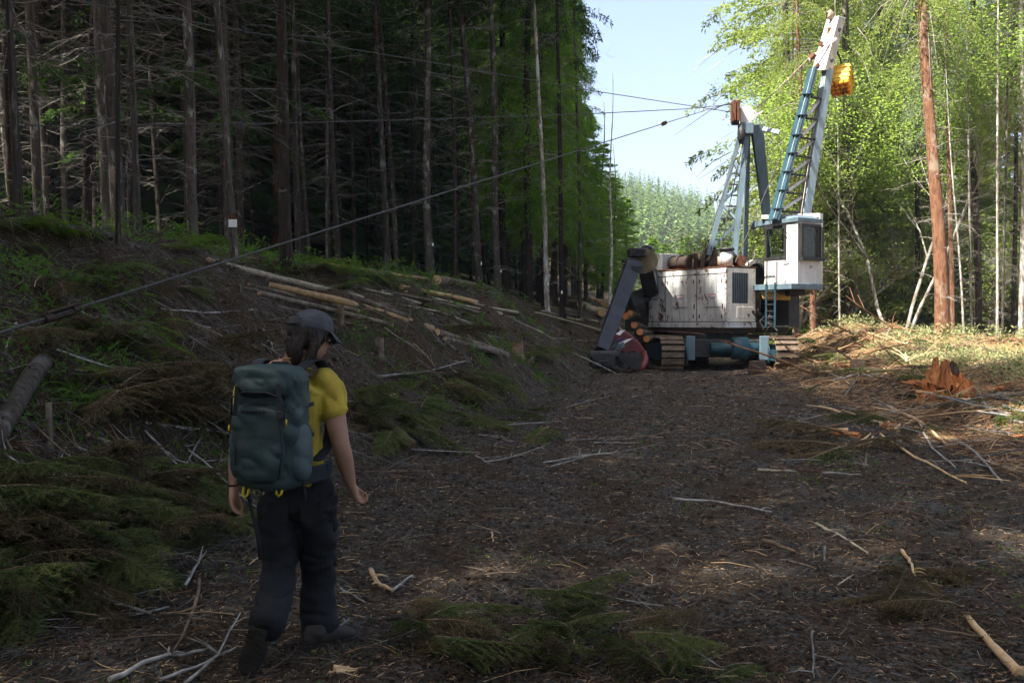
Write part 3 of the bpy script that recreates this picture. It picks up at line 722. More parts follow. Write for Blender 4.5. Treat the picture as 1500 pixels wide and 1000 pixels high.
# ------------------------------------------------------------------ the yarder: slewing house frame (a to the right, b to the back, z up)
C0 = Vector((6.87, 32.0, 0)); RA = Vector((.853, .522, 0)).normalized(); LB = Vector((-.522, .853, 0)).normalized()
def P(a, b, z): return C0+RA*a+LB*b+Vector((0, 0, z))
def yarder():
    Y = empty('swing_yarder', (7.0, 33.9, gz(7, 33.9)), 'old white and blue tracked yarder with cab and two leaning steel towers', 'yarder')
    # ---- engine house
    e = .018
    MB().box(P, .02, 1.28, .02, 3.84, 1.42, 3.30).build('engine_house', M['rust_dark'], Y)
    MB().box(P, -.035, .0, -.02, 3.88, 1.38, 1.56).box(P, .0, 1.32, -.035, .0, 1.38, 1.56).build('lower_rail', M['white'], Y, bevel=.01)
    MB().box(P, -.03, .0, 0.0, 3.88, 3.14, 3.33).build('upper_rail', M['white'], Y, bevel=.01)
    MB().box(P, -.05, 1.34, -.06, 3.90, 3.335, 3.365).build('roof', M['rust'], Y)
    MB().box(P, -.035, .02, -.05, -.0, 1.56, 3.335).build('corner_post', M['white'], Y)
    for b0, b1, h0, h1 in ((.03, 1.33, .18, .98), (1.38, 2.93, 1.78, 2.52), (2.98, 3.84, 3.17, 3.68)):
        d = MB().box(P, -.028, .0, b0, b1, 1.585, 3.115).build('door', M['white'], Y, bevel=.008)
        MB().box(P, -.046, -.0285, h0, h1, 2.06, 2.76).build('hatch', M['white'], d, bevel=.005)
        t = MB()
        for hb in (b0+.12, b1-.12):
            for zz in (1.75, 2.9): t.tube([P(-.036, hb, zz-.06), P(-.036, hb, zz+.06)], .018, 6)
        t.build('hinge', M['rust_dark'], d)
        MB().box(P, -.055, -.029, b0+.06, b0+.09, 2.0, 2.16).build('handle', M['rust_dark'], d)
        s = MB()
        for q in (.2, .5, .8):
            for zz in (1.63, 3.07):
                s.tube([P(-.0285, b0+(b1-b0)*q, zz), P(-.040, b0+(b1-b0)*q, zz)], .014, 6)
        s.build('bolt', M['rust_dark'], d)['kind'] = 'stuff'
        # warning sticker: navy frame, white field, red word
        bc = (h0+h1)/2; wd = min(.34, (h1-h0)*.5); zc = 2.42
        st = MB().box(P, -.0505, -.0468, bc-wd/2, bc+wd/2, zc-.055, zc+.055).build('sticker', M['navy'], d)
        MB().box(P, -.0525, -.0508, bc-wd/2+.018, bc+wd/2-.018, zc-.034, zc+.034).build('sticker_field', M['decal'], d)
        tx = bpy.data.curves.new('t', 'FONT'); tx.body = 'DANGER'; tx.size = wd*.25; tx.align_x = 'CENTER'; tx.align_y = 'CENTER'; tx.offset = .001
        to = bpy.data.objects.new('t', tx); COL.objects.link(to); bpy.context.view_layer.update()
        tm = bpy.data.meshes.new_from_object(to.evaluated_get(bpy.context.evaluated_depsgraph_get())); bpy.data.objects.remove(to)
        c = P(-.0535, bc, zc); rx = -LB; mt = Matrix.Translation(c-origin(Y)) @ Matrix(((rx.x, 0, RA.x*-1, 0), (rx.y, 0, RA.y*-1, 0), (0, 1, 0, 0), (0, 0, 0, 1)))
        tm.transform(mt); link('lettering', tm, M['red_print'], d)
        l = MB()
        for k, (f0, f1) in enumerate(((-.38, -.12), (-.08, .1), (.14, .36))): l.box(P, -.0485, -.0468, bc+wd*f0, bc+wd*f1, zc-.10, zc-.075)
        l.build('small_print', M['navy'], d)
    # ---- front end with louvres
    ff = MB().box(P, .03, .24, -.03, .0, 1.58, 3.31).box(P, .96, 1.28, -.03, .0, 1.58, 3.31).box(P, .24, .96, -.03, .0, 3.16, 3.31).box(P, .24, .96, -.03, .0, 1.58, 2.17)
    fp = ff.build('front_panel', M['sunlit_white'], Y)
    for k in range(9):
        a = .28+k*.08; MB().hexa([P(a-.02, -.028, 2.18), P(a+.012, -.028, 2.18), P(a+.03, .012, 2.18), P(a, .012, 2.18), P(a-.02, -.028, 3.15), P(a+.012, -.028, 3.15), P(a+.03, .012, 3.15), P(a, .012, 3.15)]).build('louvre', M['blue'], fp)
    h = MB().box(P, .44, 1.17, -.048, -.031, 1.70, 2.06).build('hatch', M['sunlit_white'], fp, bevel=.006)
    MB().box(P, 1.10, 1.20, -.075, -.049, 1.86, 1.93).tube([P(1.14, -.06, 1.80), P(1.17, -.08, 1.95)], .014, 6).build('latch', M['rust_dark'], fp)
    s = MB()
    for q in range(7):
        s.tube([P(.10, -.031, 1.66+q*.26), P(.10, -.042, 1.66+q*.26)], .013, 6); s.tube([P(1.2, -.031, 1.66+q*.26), P(1.2, -.042, 1.66+q*.26)], .013, 6)
        s.tube([P(.1+q*.18, -.036, 1.51), P(.1+q*.18, -.047, 1.51)], .013, 6)
    s.build('rivet', M['rust_dark'], fp)['kind'] = 'stuff'
    # ---- deck and machinery between house and cab
    MB().box(P, .0, 3.0, .15, 4.1, 1.20, 1.378).build('deck', M['rust_dark'], Y)
    MB().box(P, 1.36, 3.0, 1.4, 3.9, 1.385, 2.9).build('winch_house', M['rust_dark'], Y)
    MB().box(P, 1.95, 2.45, -.85, .4, 1.40, 2.45).build('cab_pedestal', M['black'], Y, bevel=.02)
    MB().tube([P(1.45, -.2, 2.44), P(1.95, -.9, 2.44)], .17, 14).build('tank', M['amber'], Y, True)
    rg = random.Random(4); t = MB()
    for k in range(26):
        p = [P(1.38+rg.random()*.6, .1-rg.random()*.5, 1.42+rg.random()*.9)]
        for j in range(4): p.append(p[-1]+Vector((rg.uniform(-.2, .25), rg.uniform(-.15, .15), rg.uniform(-.25, .2))))
        t.tube(p, rg.uniform(.010, .02), 5)
    t.build('hoses', M['black'], Y)['kind'] = 'stuff'
    # ---- things on the roof of the engine house
    c = MB().box(P, .02, .8, 3.18, 3.84, 3.37, 3.95).build('control_box', M['white'], Y, bevel=.02)
    MB().tube([P(.42, 2.1, 3.60), P(.42, 3.1, 3.60)], .225, 16).build('muffler', M['rust_dark'], Y, True)
    m = MB()
    for bb in (2.12, 2.6, 3.02): m.tube([P(.42, bb, 3.62), P(.42, bb+.04, 3.62)], .25, 16)
    m.build('muffler_band', M['black'], Y)
    t = MB()
    for k in range(16):
        a, b = rg.uniform(.1, 1.0), rg.uniform(.7, 2.1)
        t.beam(P(a, b, 3.37), P(a+rg.uniform(-.2, .2), b+rg.uniform(-.2, .2), 3.55+rg.random()*.4), rg.uniform(.08, .25), rg.uniform(.08, .25))
    t.tube([P(.4, 1.5, 3.7), P(.35, 1.2, 3.98), P(.35, .95, 4.0)], .11, 10)
    t.build('engine', M['rust_dark'], Y)
    MB().tube([P(.55, 1.08, 3.36), P(.55, 1.08, 3.84)], .15, 12).tube([P(.5, .75, 3.36), P(.5, .75, 3.72)], .13, 12).build('exhaust_stack', M['tan'], Y, True)
    MB().tube([P(.42, .42, 3.37), P(.42, .42, 3.86)], .21, 18).build('air_cleaner', M['white'], Y, True)
    MB().tube([P(.42, .42, 3.86), P(.42, .42, 3.92), P(.42, .42, 3.99)], [.16, .27, .23], 18).build('air_cleaner_cap', M['black'], Y, True)
    MB().tube([P(.80, .12, 3.56), P(.95, .5, 3.56)], .18, 16).build('drum_end', M['rust'], Y, True)
    # winch drum with its arched guard
    g = MB(); n = 14; c0 = (1.62, 3.02)
    for b0_, b1_, r0, r1 in ((.22, .34, .50, .63), (.34, 1.7, .57, .61)):
        for k in range(n):
            a0 = math.pi*(k/n)*1.1-.15; a1 = math.pi*((k+1)/n)*1.1-.15
            q = lambda r, a, b: P(c0[0]+r*math.cos(a), b, c0[1]+r*math.sin(a))
            g.hexa([q(r0, a0, b0_), q(r1, a0, b0_), q(r1, a0, b1_), q(r0, a0, b1_), q(r0, a1, b0_), q(r1, a1, b0_), q(r1, a1, b1_), q(r0, a1, b1_)])
    g.build('drum_guard', M['sunlit_white'], Y)
    MB().tube([P(c0[0], .5, c0[1]), P(c0[0], 1.6, c0[1])], .44, 20).build('winch_drum', M['cable'], Y, True)
    MB().tube([P(c0[0], .44, c0[1]), P(c0[0], .49, c0[1])], .54, 20).build('drum_flange', M['black'], Y, True)
    # ---- cab
    a0, a1, b0, b1, z0, z1 = 1.58, 2.61, -1.55, -.14, 2.78, 4.74
    wl = MB()      # left wall with a window opening, seen at the left
    wb0, wb1, wz0, wz1 = -.98, -.24, 3.66, 4.58
    T = .04
    wl.box(P, a0, a0+T, b0, b1, z0, wz0-.06).box(P, a0, a0+T, b0, wb0-.06, wz0-.06, z1).box(P, a0, a0+T, wb1+.06, b1, wz0-.06, z1).box(P, a0, a0+T, wb0-.06, wb1+.06, wz1+.06, z1)
    wa0, wa1 = 1.72, 2.55
    # front wall
    wl.box(P, a0+T, a1, b0, b0+T, z0, wz0-.1).box(P, a0+T, wa0-.06, b0, b0+T, wz0-.1, z1).box(P, wa1+.04, a1, b0, b0+T, wz0-.1, z1).box(P, wa0-.06, wa1+.04, b0, b0+T, wz1+.04, z1)
    # rear walls keep a window each
    wl.box(P, a1-T, a1, b0+T, b1, z0, 3.7).box(P, a1-T, a1, b0+T, b0+.15, 3.7, z1).box(P, a1-T, a1, b1-.15, b1, 3.7, z1)
    wl.box(P, a0+T, a1-T, b1-T, b1, z0, 3.7).box(P, a0+T, a0+.2, b1-T, b1, 3.7, z1).box(P, a1-.2, a1-T, b1-T, b1, 3.7, z1)
    cab = wl.build('cab', M['towerwhite'], Y)
    MB().box(P, a0-.05, a1+.05, b0-.05, b1+.05, z1, z1+.12).hexa([P(a0, b0, z1+.12), P(a1, b0, z1+.12), P(a1, b1, z1+.12), P(a0, b1, z1+.12), P(a0+.15, b0+.15, z1+.22), P(a1-.15, b0+.15, z1+.22), P(a1-.15, b1-.15, z1+.22), P(a0+.15, b1-.15, z1+.22)]).build('roof', M['blue'], cab)
    MB().box(P, a0-.02, a0-.001, wb0-.10, wb0, wz0-.1, wz1+.1).box(P, a0-.02, a0-.001, wb1, wb1+.08, wz0-.1, wz1+.1).box(P, a0-.02, a0-.001, wb0, wb1, wz0-.1, wz0).box(P, a0-.02, a0-.001, wb0, wb1, wz1, wz1+.1).build('window_frame', M['black'], cab)
    gf = MB(); g0 = b0-.13
    gf.hexa([P(wa0-.1, g0-.05, wz0-.14), P(wa1+.08, g0-.05, wz0-.14), P(wa1+.08, b0-.001, wz0-.14), P(wa0-.1, b0-.001, wz0-.14), P(wa0-.1, g0-.05, wz0-.04), P(wa1+.08, g0-.05, wz0-.04), P(wa1+.08, b0-.001, wz0-.04), P(wa0-.1, b0-.001, wz0-.04)])
    gf.box(P, wa0-.1, wa0-.02, g0, b0-.001, wz0-.04, wz1+.1).box(P, wa1, wa1+.08, g0, b0-.001, wz0-.04, wz1+.02).box(P, wa0-.02, wa1, g0+.03, b0-.001, wz1+.02, wz1+.1)
    gf.build('window_guard', M['black'], cab)
    ms = MB()
    for k in range(13):
        a = wa0-.02+(wa1-wa0)*(k+.5)/13; ms.beam(P(a, g0+.05, wz0-.04), P(a, g0+.05, wz1+.03), .012, .012)
    for k in range(15):
        z = wz0-.04+(wz1-wz0+.05)*(k+.5)/15; ms.beam(P(wa0-.02, g0+.05, z), P(wa1, g0+.05, z), .012, .012, (0, 0, 1))
    ms.build('guard_mesh', M['mesh_wire'], cab)['kind'] = 'stuff'
    ms = MB()
    for k in range(9):
        b = wb0+(wb1-wb0)*(k+.5)/9; ms.beam(P(a0+.06, b, wz0), P(a0+.06, b, wz1), .011, .011)
    for k in range(11):
        z = wz0+(wz1-wz0)*(k+.5)/11; ms.beam(P(a0+.06, wb0, z), P(a0+.06, wb1, z), .011, .011, (0, 0, 1))
    ms.build('guard_mesh', M['mesh_wire'], cab)['kind'] = 'stuff'
    MB().box(P, a0+.015, a0+.021, wb0, wb1, wz0, wz1).build('pane', M['glass'], cab)
    MB().box(P, wa0-.02, wa1, b0+.02, b0+.026, wz0-.08, wz1+.03).build('pane', M['glass'], cab)
    MB().box(P, 1.95, 2.35, -.75, -.65, 3.2, 4.25).box(P, 1.95, 2.35, -1.1, -.65, 3.1, 3.25).build('seat', M['black'], cab, bevel=.03)
    MB().tube([P(a0-.03, -1.17, 4.42), P(a0-.07, -1.10, 4.36), P(a0-.03, -1.02, 4.30)], .012, 6).tube([P(a0-.03, -1.2, 3.47), P(a0-.07, -.98, 3.5)], .014, 6).build('door_handle', M['black'], cab)
    MB().box(P, a0-.012, a0-.001, -1.02, -.2, 2.84, 3.55).build('door_panel', M['towerwhite'], cab, bevel=.004)
    tx = bpy.data.curves.new('t', 'FONT'); tx.body = '10'; tx.size = .13; tx.offset = .003
    to = bpy.data.objects.new('t', tx); COL.objects.link(to); bpy.context.view_layer.update()
    tm = bpy.data.meshes.new_from_object(to.evaluated_get(bpy.context.evaluated_depsgraph_get())); bpy.data.objects.remove(to)
    c = P(2.1, b0-.003, 3.28); tm.transform(Matrix.Translation(c-origin(Y)) @ Matrix(((RA.x, 0, -LB.x, 0), (RA.y, 0, -LB.y, 0), (0, 1, 0, 0), (0, 0, 0, 1)))); link('number', tm, M['black'], cab)
    MB().box(P, a0-.38, a1+.03, b0-.10, .26, 2.60, 2.778).build('cab_platform', M['blue'], Y, bevel=.01)
    MB().beam(P(a0+.1, b0+.1, 2.5), P(a1-.1, b1, 2.5), .5, .18).build('cab_underframe', M['rust_dark'], Y)
    # falling-object guard at the cab's right and over its roof
    g = MB().beam(P(a0-.12, b1+.05, 4.99), P(a1+.22, b0+.25, 5.02), .14, .13).beam(P(a1+.22, b0+.3, 5.03), P(a1+.22, b1, 5.0), .10, .1)
    g.box(P, a1+.17, a1+.30, b0+.16, b0+.30, 2.58, 5.08).box(P, a1+.19, a1+.27, b0+.34, b1+.1, 2.6, 5.0)
    g.build('cab_guard', M['towerwhite'], Y)
    # ladder and rail
    la = MB(); pa = a0-.42
    for bb in (-1.0, -.62): la.beam(P(pa, bb, 1.40), P(pa, bb, 2.8), .05, .05)
    la.build('ladder', M['teal'], Y); lad = Y.children[-1]
    for k in range(6):
        z = 1.50+k*.21; MB().beam(P(pa, -1.0, z), P(pa, -.62, z), .035, .035, (0, 0, 1)).build('rung', M['black'], lad)
    ra = MB()
    for bb in (-1.05, -.62, .22): ra.tube([P(pa+.03, bb, 2.78), P(pa+.03, bb, 3.62 if bb != -1.05 else 3.5)], .022, 7)
    ra.tube([P(pa+.03, .22, 3.62), P(pa+.03, -.62, 3.62)], .022, 7)
    ra.build('handrail', M['black'], Y)
    # ---- undercarriage (points at the camera)
    gg = gz(6.9, 33)-.02
    MB().tube([W(6.85, 33.9, .95), W(6.85, 33.9, 1.22)], 1.15, 28).build('slew_ring', M['black'], Y)
    MB().box(W, 5.55, 8.15, 32.2, 35.6, .42, 1.0).build('car_body', M['black'], Y, bevel=.03)
    MB().tube([W(7.05, 31.95, .72), W(7.55, 31.95, .72)], .36, 20).tube([W(6.4, 32.1, .7), W(8.2, 32.1, .7)], .20, 16).build('travel_motor', M['teal'], Y, True)
    for xc, sd in ((5.08, 1), (8.68, -1)):
        L0, L1, R1 = 31.85, 36.1, .50; zc = gg+.58
        xi = xc+sd*.46
        MB().box(W, min(xi, xi+sd*.32)+.02, max(xi, xi+sd*.32)-.02, L0-.12, L0+.05, .35, 1.12).build('frame_bracket', M['blue'], Y, bevel=.02)
        MB().box(W, xc-.16, xc+.16, L0, L1, zc-.26, zc+.26).build('track_frame', M['teal'], Y)
        MB().tube([W(xi-.03, L0+.05, zc), W(xi+.05*sd, L0+.05, zc)], .34, 18).build('hub', M['teal'], Y, True)
        tr = MB().tube([W(xc-.12, L0, zc), W(xc+.12, L0, zc)], .43, 18).tube([W(xc-.12, L1, zc), W(xc+.12, L1, zc)], .43, 18)
        for k in range(6): tr.tube([W(xc-.12, L0+.6+k*.6, zc-.36), W(xc+.12, L0+.6+k*.6, zc-.36)], .14, 10)
        tr = tr.build('track', M['rust_dark'], Y, True)
        per = 2*(L1-L0)+2*math.pi*R1; N = 58
        for k in range(N):
            s = per*k/N
            if s < L1-L0: yy, z_, th = L0+s, zc+R1, 0
            elif s < L1-L0+math.pi*R1: a = (s-(L1-L0))/R1; yy, z_, th = L1+R1*math.sin(a), zc+R1*math.cos(a), -a
            elif s < 2*(L1-L0)+math.pi*R1: yy, z_, th = L1-(s-(L1-L0)-math.pi*R1), zc-R1, math.pi
            else: a = (s-2*(L1-L0)-math.pi*R1)/R1; yy, z_, th = L0-R1*math.sin(a), zc-R1*math.cos(a), math.pi-a
            if k == 0:
                # shoe: plate with a grouser bar, local y along the track, z outwards
                sm = MB().box(W, -.36, .36, -.082, .082, -.015, .015).box(W, -.35, .35, -.075, -.045, .015, .065).mesh('track_shoe'); sm.materials.append(M['shoe'])
            q = link('track_shoe', sm, None, tr); q.location = Vector((xc+random.uniform(-.006, .006), yy, z_))-origin(Y); q.rotation_euler = (th+random.uniform(-.03, .03), 0, 0)
    # ---- gantry: four legs, rungs, head
    G = MB(); side = (1, 0, 0)
    top = at(1090, 190, 33.4)
    l1a, l1b = at(1038, 374, 33.0), at(1084, 196, 33.4)
    l2a, l2b = at(1075, 374, 32.8), at(1094, 196, 33.3)
    l3a, l3b = at(1091, 380, 35.2), at(1096, 196, 33.8)
    l4a, l4b = at(1126, 345, 34.0), at(1108, 183, 33.6)
    G.beam(l1a, l1b, .16, .14, side, .11, .12).beam(l2a, l2b, .19, .18, side, .16, .16).beam(l3a, l3b, .16, .2, side, .12, .14)
    gan = G.build('gantry', M['blue'], Y)
    MB().beam(l4a, l4b, .22, .26, side, .38, .30).build('stay_leg', M['blue'], Y)
    MB().beam(at(1110, 187, 33.6), at(1142, 194, 33.2), .08, .14, (0, 1, 0)).build('outrigger_arm', M['greyblue'], Y)
    for k, t in enumerate((.04, .13, .21, .30, .40, .49, .58, .67)):
        pa_, pb_ = l1a.lerp(l1b, t), l2a.lerp(l2b, t)
        MB().beam(pa_, pb_, .05, .05, (0, 0, 1)).build('rung', M['black'], gan)
    for t0, t1, fl in ((.05, .26, 0), (.28, .42, 1), (.42, .6, 0), (.62, .78, 1)):
        pa_, pb_ = (l1a, l2a) if not fl else (l2a, l1a); qa, qb = (l1b, l2b) if not fl else (l2b, l1b)
        MB().beam(pa_.lerp(qa, t0), pb_.lerp(qb, t1), .10, .08, (0, 1, 0)).build('brace', M['blue'], gan)
    hd = MB().prism([at(1085, 158, 33.2), at(1092, 153, 33.2), at(1101, 156, 33.2), at(1104, 165, 33.2), at(1100, 183, 33.2), at(1085, 181, 33.2)], (0, .1, 0))
    hd.prism([at(1086.5, 157, 33.31), at(1094, 155, 33.31), at(1099, 161, 33.31), at(1098, 181, 33.31), at(1087, 180, 33.31)], (0, .4, 0)).build('head_plate', M['towerwhite'], Y)
    MB().box(W, at(1084, 0, 33.3).x, at(1103, 0, 33.3).x, 33.05, 33.6, at(0, 198, 33.3).z, at(0, 181, 33.3).z).build('head_block', M['blue'], Y, bevel=.03)
    for x0, x1 in ((1074, 1078.5), (1080, 1084)):
        MB().box(W, at(x0, 0, 33).x, at(x1, 0, 33).x, 32.9, 33.35, at(0, 178, 33).z, at(0, 147, 33).z).build('fairlead_cheek', M['rust'], Y, bevel=.02)
    MB().tube([at(1079, 178, 33.0)+Vector((-.12, .2, 0)), at(1079, 178, 33.0)+Vector((.12, .2, 0))], .09, 10).tube([at(1079, 150, 33.0)+Vector((-.12, .2, 0)), at(1079, 150, 33.0)+Vector((.12, .2, 0))], .07, 10).build('fairlead_roller', M['black'], Y)
    MB().tube([at(1086, 183, 32.95), at(1086, 192, 32.95), at(1086, 203, 32.95), at(1085, 211, 32.95)], [.03, .13, .12, .05], 10).build('sheave_block', M['black'], Y, True)
    MB().prism([at(1102, 176, 33.1), at(1116, 165, 33.1), at(1120, 161, 33.1), at(1110, 165, 33.1), at(1103, 160, 33.1)], (0, .06, 0)).build('stay_lug', M['towerwhite'], Y)
    MB().tube([at(1086, 205, 33.0), at(1029, 372, 32.7)], .022, 6).build('gantry_rope', M['cable'], Y)
    MB().tube([at(1088, 210, 33.1), at(1053, 374, 32.9)], .016, 6).tube([at(1149, 218, 33.2), at(1077, 384, 32.3)], .016, 6).build('running_rope', M['cable'], Y)
    # blue jib foot left of the cab roof
    MB().beam(at(1104, 330, 33.5), at(1122, 326, 32.8), .18, .22, (0, 0, 1)).tube([at(1101, 334, 33.5), at(1109, 327, 33.5)], .12, 10).build('boom_foot', M['blue'], Y)
    # ---- lattice boom: two channels, cross webs and braces, solid white head
    bl, tl = at(1141, 322, 32.2), at(1197.5, 101, 33.3); br, tr_ = at(1177, 322, 32.7), at(1212.5, 101, 33.55)
    dn = (tl-bl).normalized(); sx = (br-bl).normalized()
    ch = MB()
    ch.beam(bl-sx*.26, tl-sx*.22, .04, .42, sx, .04, .36); bm_ = ch.build('boom', M['teal'], Y)
    MB().beam(bl+Vector((-.14, -.21, 0)), tl+Vector((-.12, -.18, 0)), .24, .03, sx, .20).beam(bl+Vector((-.14, .2, 0)), tl+Vector((-.12, .17, 0)), .16, .03, sx, .20).build('boom_flange', M['greyblue'], bm_)
    MB().beam(br, tr_, .33, .26, sx, .29, .24).build('boom_chord', M['greyblue'], bm_)
    ts = (.05, .17, .29, .41, .53, .66, .80)
    for k, t in enumerate(ts):
        a_, b_ = bl.lerp(tl, t), br.lerp(tr_, t)
        MB().beam(a_+Vector((0, -.16, 0)), b_+Vector((-.1, -.16, -.05)), .06, .05, (0, 0, 1)).build('rung', M['black'], bm_)
        MB().beam(a_-sx*.25+Vector((0, -.19, .1)), a_+sx*.02+Vector((0, .1, .1)), .03, .30, (0, 0, 1)).build('web_plate', M['teal'], bm_)
        if k < len(ts)-1:
            p_, q_ = (bl.lerp(tl, t+.01), br.lerp(tr_, ts[k+1]-.01))
            MB().beam(p_+Vector((0, -.05, 0)), q_+Vector((-.1, -.05, 0)), .09, .09, (0, 1, 0)).build('brace', M['towerwhite'], bm_)
    c = [at(1189, 103, 33.7), at(1208, 103, 33.2), at(1220, 103, 33.6), at(1200, 103, 34.1), at(1211, 28, 34.4), at(1229, 23, 33.9), at(1239, 26, 34.3), at(1220, 28, 34.9)]
    hdw = MB().hexa(c).build('boom_head', M['towerwhite'], Y, bevel=.02)
    for px, py, w_, h_ in ((1215, 45, 3, 10), (1203, 64, 3, 7), (1210, 82, 3, 9), (1198, 96, 3, 4)):
        k = (103-py)/77; D = 33.4+.70*k
        q = at(px, py, D-.03); MB().tube([q+Vector((0, .06, -h_*.011)), q+Vector((.02, .06, h_*.011))], w_*.022, 8).build('slot', M['rust'], hdw)
    for px, py in ((1228, 44), (1217, 89)):
        q = at(px+2, py, 33.35+(103-py)/77*.70); MB().tube([q+Vector((.0, -.03, 0)), q+Vector((0, .2, 0))], .055, 12).build('pin_hole', M['black'], hdw)
    MB().tube([at(1213, 24, 34.2), at(1219, 21, 34.2)], .16, 12).tube([at(1214, 28, 34.1), at(1217, 17, 34.1)], .07, 8).build('head_sheave', M['tan'], Y, True)
    MB().tube([at(1193, 80, 33.5), at(1186, 87, 33.5)], .09, 8).build('side_sheave', M['rust'], Y)
    for (x0, y0, d0, x1, y1, d1, r) in ((1104, 166, 33.1, 1193, 77, 33.5, .014), (1106, 160, 33.1, 1222, 60, 33.6, .012), (1172, 322, 32.3, 1205, 103, 33.6, .014), (1158, 322, 32.4, 1212, 70, 33.6, .012), (1215, 135, 33.7, 1235, 150, 34.5, .010)):
        MB().tube([at(x0, y0, d0), at(x1, y1, d1)], r, 6).build('stay_rope', M['tan'] if r == .014 else M['cable'], Y)
    MB().beam(at(1184, 88, 33.45), at(1225, 56, 33.6), .05, .09, (0, 1, 0)).build('stay_strap', M['towerwhite'], Y)
    # under-body slab on the left track
    MB().tube([at(978, 486, 33.2), at(1032, 490, 32.2)], .05, 6).build('step_bar', M['rust_dark'], Y)
yarder()

def yellow_block():
    c = at(1231, 129, 33.9)
    e3 = Vector((.24, .55, .85)).normalized(); e1 = Vector((.80, -.52, -.05)); e1 = (e1-e3*e1.dot(e3)).normalized(); e2 = e3.cross(e1)
    hw, hd, L = .34, .34, .80
    Y = empty('yellow_carriage', tuple(c), 'boxy yellow steel carriage with a grid of orange studs, hanging behind the boom head', 'cable carriage')
    Q = lambda a, b, z: c+e1*a+e2*b+e3*z
    MB().box(Q, -hw, hw, -hd, hd, 0, L).build('housing', M['yellow'], Y, bevel=.05)
    for k in range(3): MB().box(Q, -hw-.03, hw+.03, -hd-.03, hd+.03, .12+k*.24, .18+k*.24).build('rib', M['yellow'], Y, bevel=.01)
    MB().box(Q, -hw*.6, hw*.6, -hd*.7, hd*.7, L, L+.14).build('top_block', M['yellow'], Y, bevel=.04)
    sm = None
    for i in range(4):
        for j in range(4):
            if sm is None:
                b = MB().tube([Vector((0, 0, -.09)), Vector((0, 0, -.05)), Vector((0, 0, .02))], [.045, .078, .082], 8); sm = b.mesh('stud', True); sm.materials.append(M['orange'])
            o = link('stud', sm, None, Y); p = Q(-hw+.09+i*.166, -hd+.09+j*.166, -.02); o.location = p-c
            o.rotation_euler = e3.to_track_quat('Z', 'Y').to_euler()
    for k in (0, 1):
        q = Q(hw+.005, -.05+.12*k, .42); MB().tube([q, q+e1*.03], .045, 10).build('eyelet', M['black'], Y)
    MB().tube([Q(0, 0, L+.1), Q(0, 0, L+.1)+Vector((-.05, 0, .35)), at(1226, 76, 34.2)], .03, 6).build('shackle', M['black'], Y)
    t = MB(); p = Q(.12, 0, -.08)
    for k in range(8): t.tube([p, p+Vector((.0, 0, -.05))], .045 if k % 2 else .028, 6); p = p+Vector((.003*(-1)**k, 0, -.07))
    t.tube([p, p+Vector((0, 0, -.7))], .012, 5).build('chain', M['black'], Y)
yellow_block()

# ------------------------------------------------------------------ wire ropes
def rope(name, pts, r, label, fit=None, fl=.42, fw=.09, fr='rust_dark'):
    base = Vector(pts[-1]); o = empty(name, tuple(base), label, 'wire rope', 'ropes strung from the yarder')
    P_ = []
    for i in range(len(pts)-1):
        for k in range(8): P_.append(Vector(pts[i]).lerp(Vector(pts[i+1]), k/8))
    P_.append(Vector(pts[-1])); MB().tube(P_, r, 7).build('cable', M['cable'], o, True)
    if fit is not None:
        c, d = fit; d = d.normalized()
        s = MB().beam(c-d*fl/2+Vector((0, 0, fw*.32)), c+d*fl/2+Vector((0, 0, fw*.32)), fw*.6, fw*.22, (0, 1, 0)).beam(c-d*fl/2-Vector((0, 0, fw*.32)), c+d*fl/2-Vector((0, 0, fw*.32)), fw*.6, fw*.22, (0, 1, 0))
        s.beam(c-d*fl/2, c-d*fl*.36, fw*.7, fw*.7, (0, 1, 0)).beam(c+d*fl*.36, c+d*fl/2, fw*.7, fw*.7, (0, 1, 0))
        s.tube([c-d*fl*.62, c-d*fl*.5], fw*.2, 8).tube([c+d*fl*.5, c+d*fl*.62], fw*.2, 8).build('fitting', M[fr], o, bevel=.008)
    return o
A0, B0 = at(1068, 151, 33.0), at(0, 487, 6.0)
def on(px):
    k = (px-750)/FPX; d = B0-A0; t = (k*A0.y-A0.x)/(d.x-k*d.y); return A0+d*t
c1, c2 = on(972), on(91)
ro = rope('guyline', [A0, c2, B0, B0+(B0-A0)*.10+Vector((0, 0, -.05))], .0095, 'long slanting guyline sweeping from the gantry head down to the bank at far left', (c1, B0-A0), .36, .10, 'rust')
d = (B0-A0).normalized()
fw = .062
MB().beam(c2-d*.14+Vector((0, 0, .024)), c2+d*.14+Vector((0, 0, .024)), .05, .018, (0, 1, 0)).beam(c2-d*.14-Vector((0, 0, .024)), c2+d*.14-Vector((0, 0, .024)), .05, .018, (0, 1, 0)).beam(c2-d*.15, c2-d*.09, .05, .05, (0, 1, 0)).beam(c2+d*.09, c2+d*.15, .05, .05, (0, 1, 0)).build('fitting', M['rust_dark'], ro, bevel=.006)
ra0 = at(1075, 165, 33.0); ra1 = at(362, 47, 22.0); ra2 = at(100, 0, 17)
rope('skyline_rope', [ra0, at(870, 133.5, 29.5), at(640, 93, 26), ra1, ra2, ra2+(ra2-ra1)*1.2], .012, 'upper rope running from the fairlead up to the top left through the forest', (ra1, ra1-ra2), .36, .12, 'black')
rope('haul_rope', [at(1075, 153, 33.0), at(1000, 160, 31), at(870, 166.5, 28), at(620, 175, 24), at(400, 181, 21), at(0, 185, 16), at(-300, 186, 13)], .012, 'nearly level dark rope running from the fairlead across the forest')
rope('tag_rope', [at(1072, 152, 33.0), at(1056, 155, 32.8), at(1045, 161, 32.6)], .02, 'short thick rope end at the fairlead of the gantry')
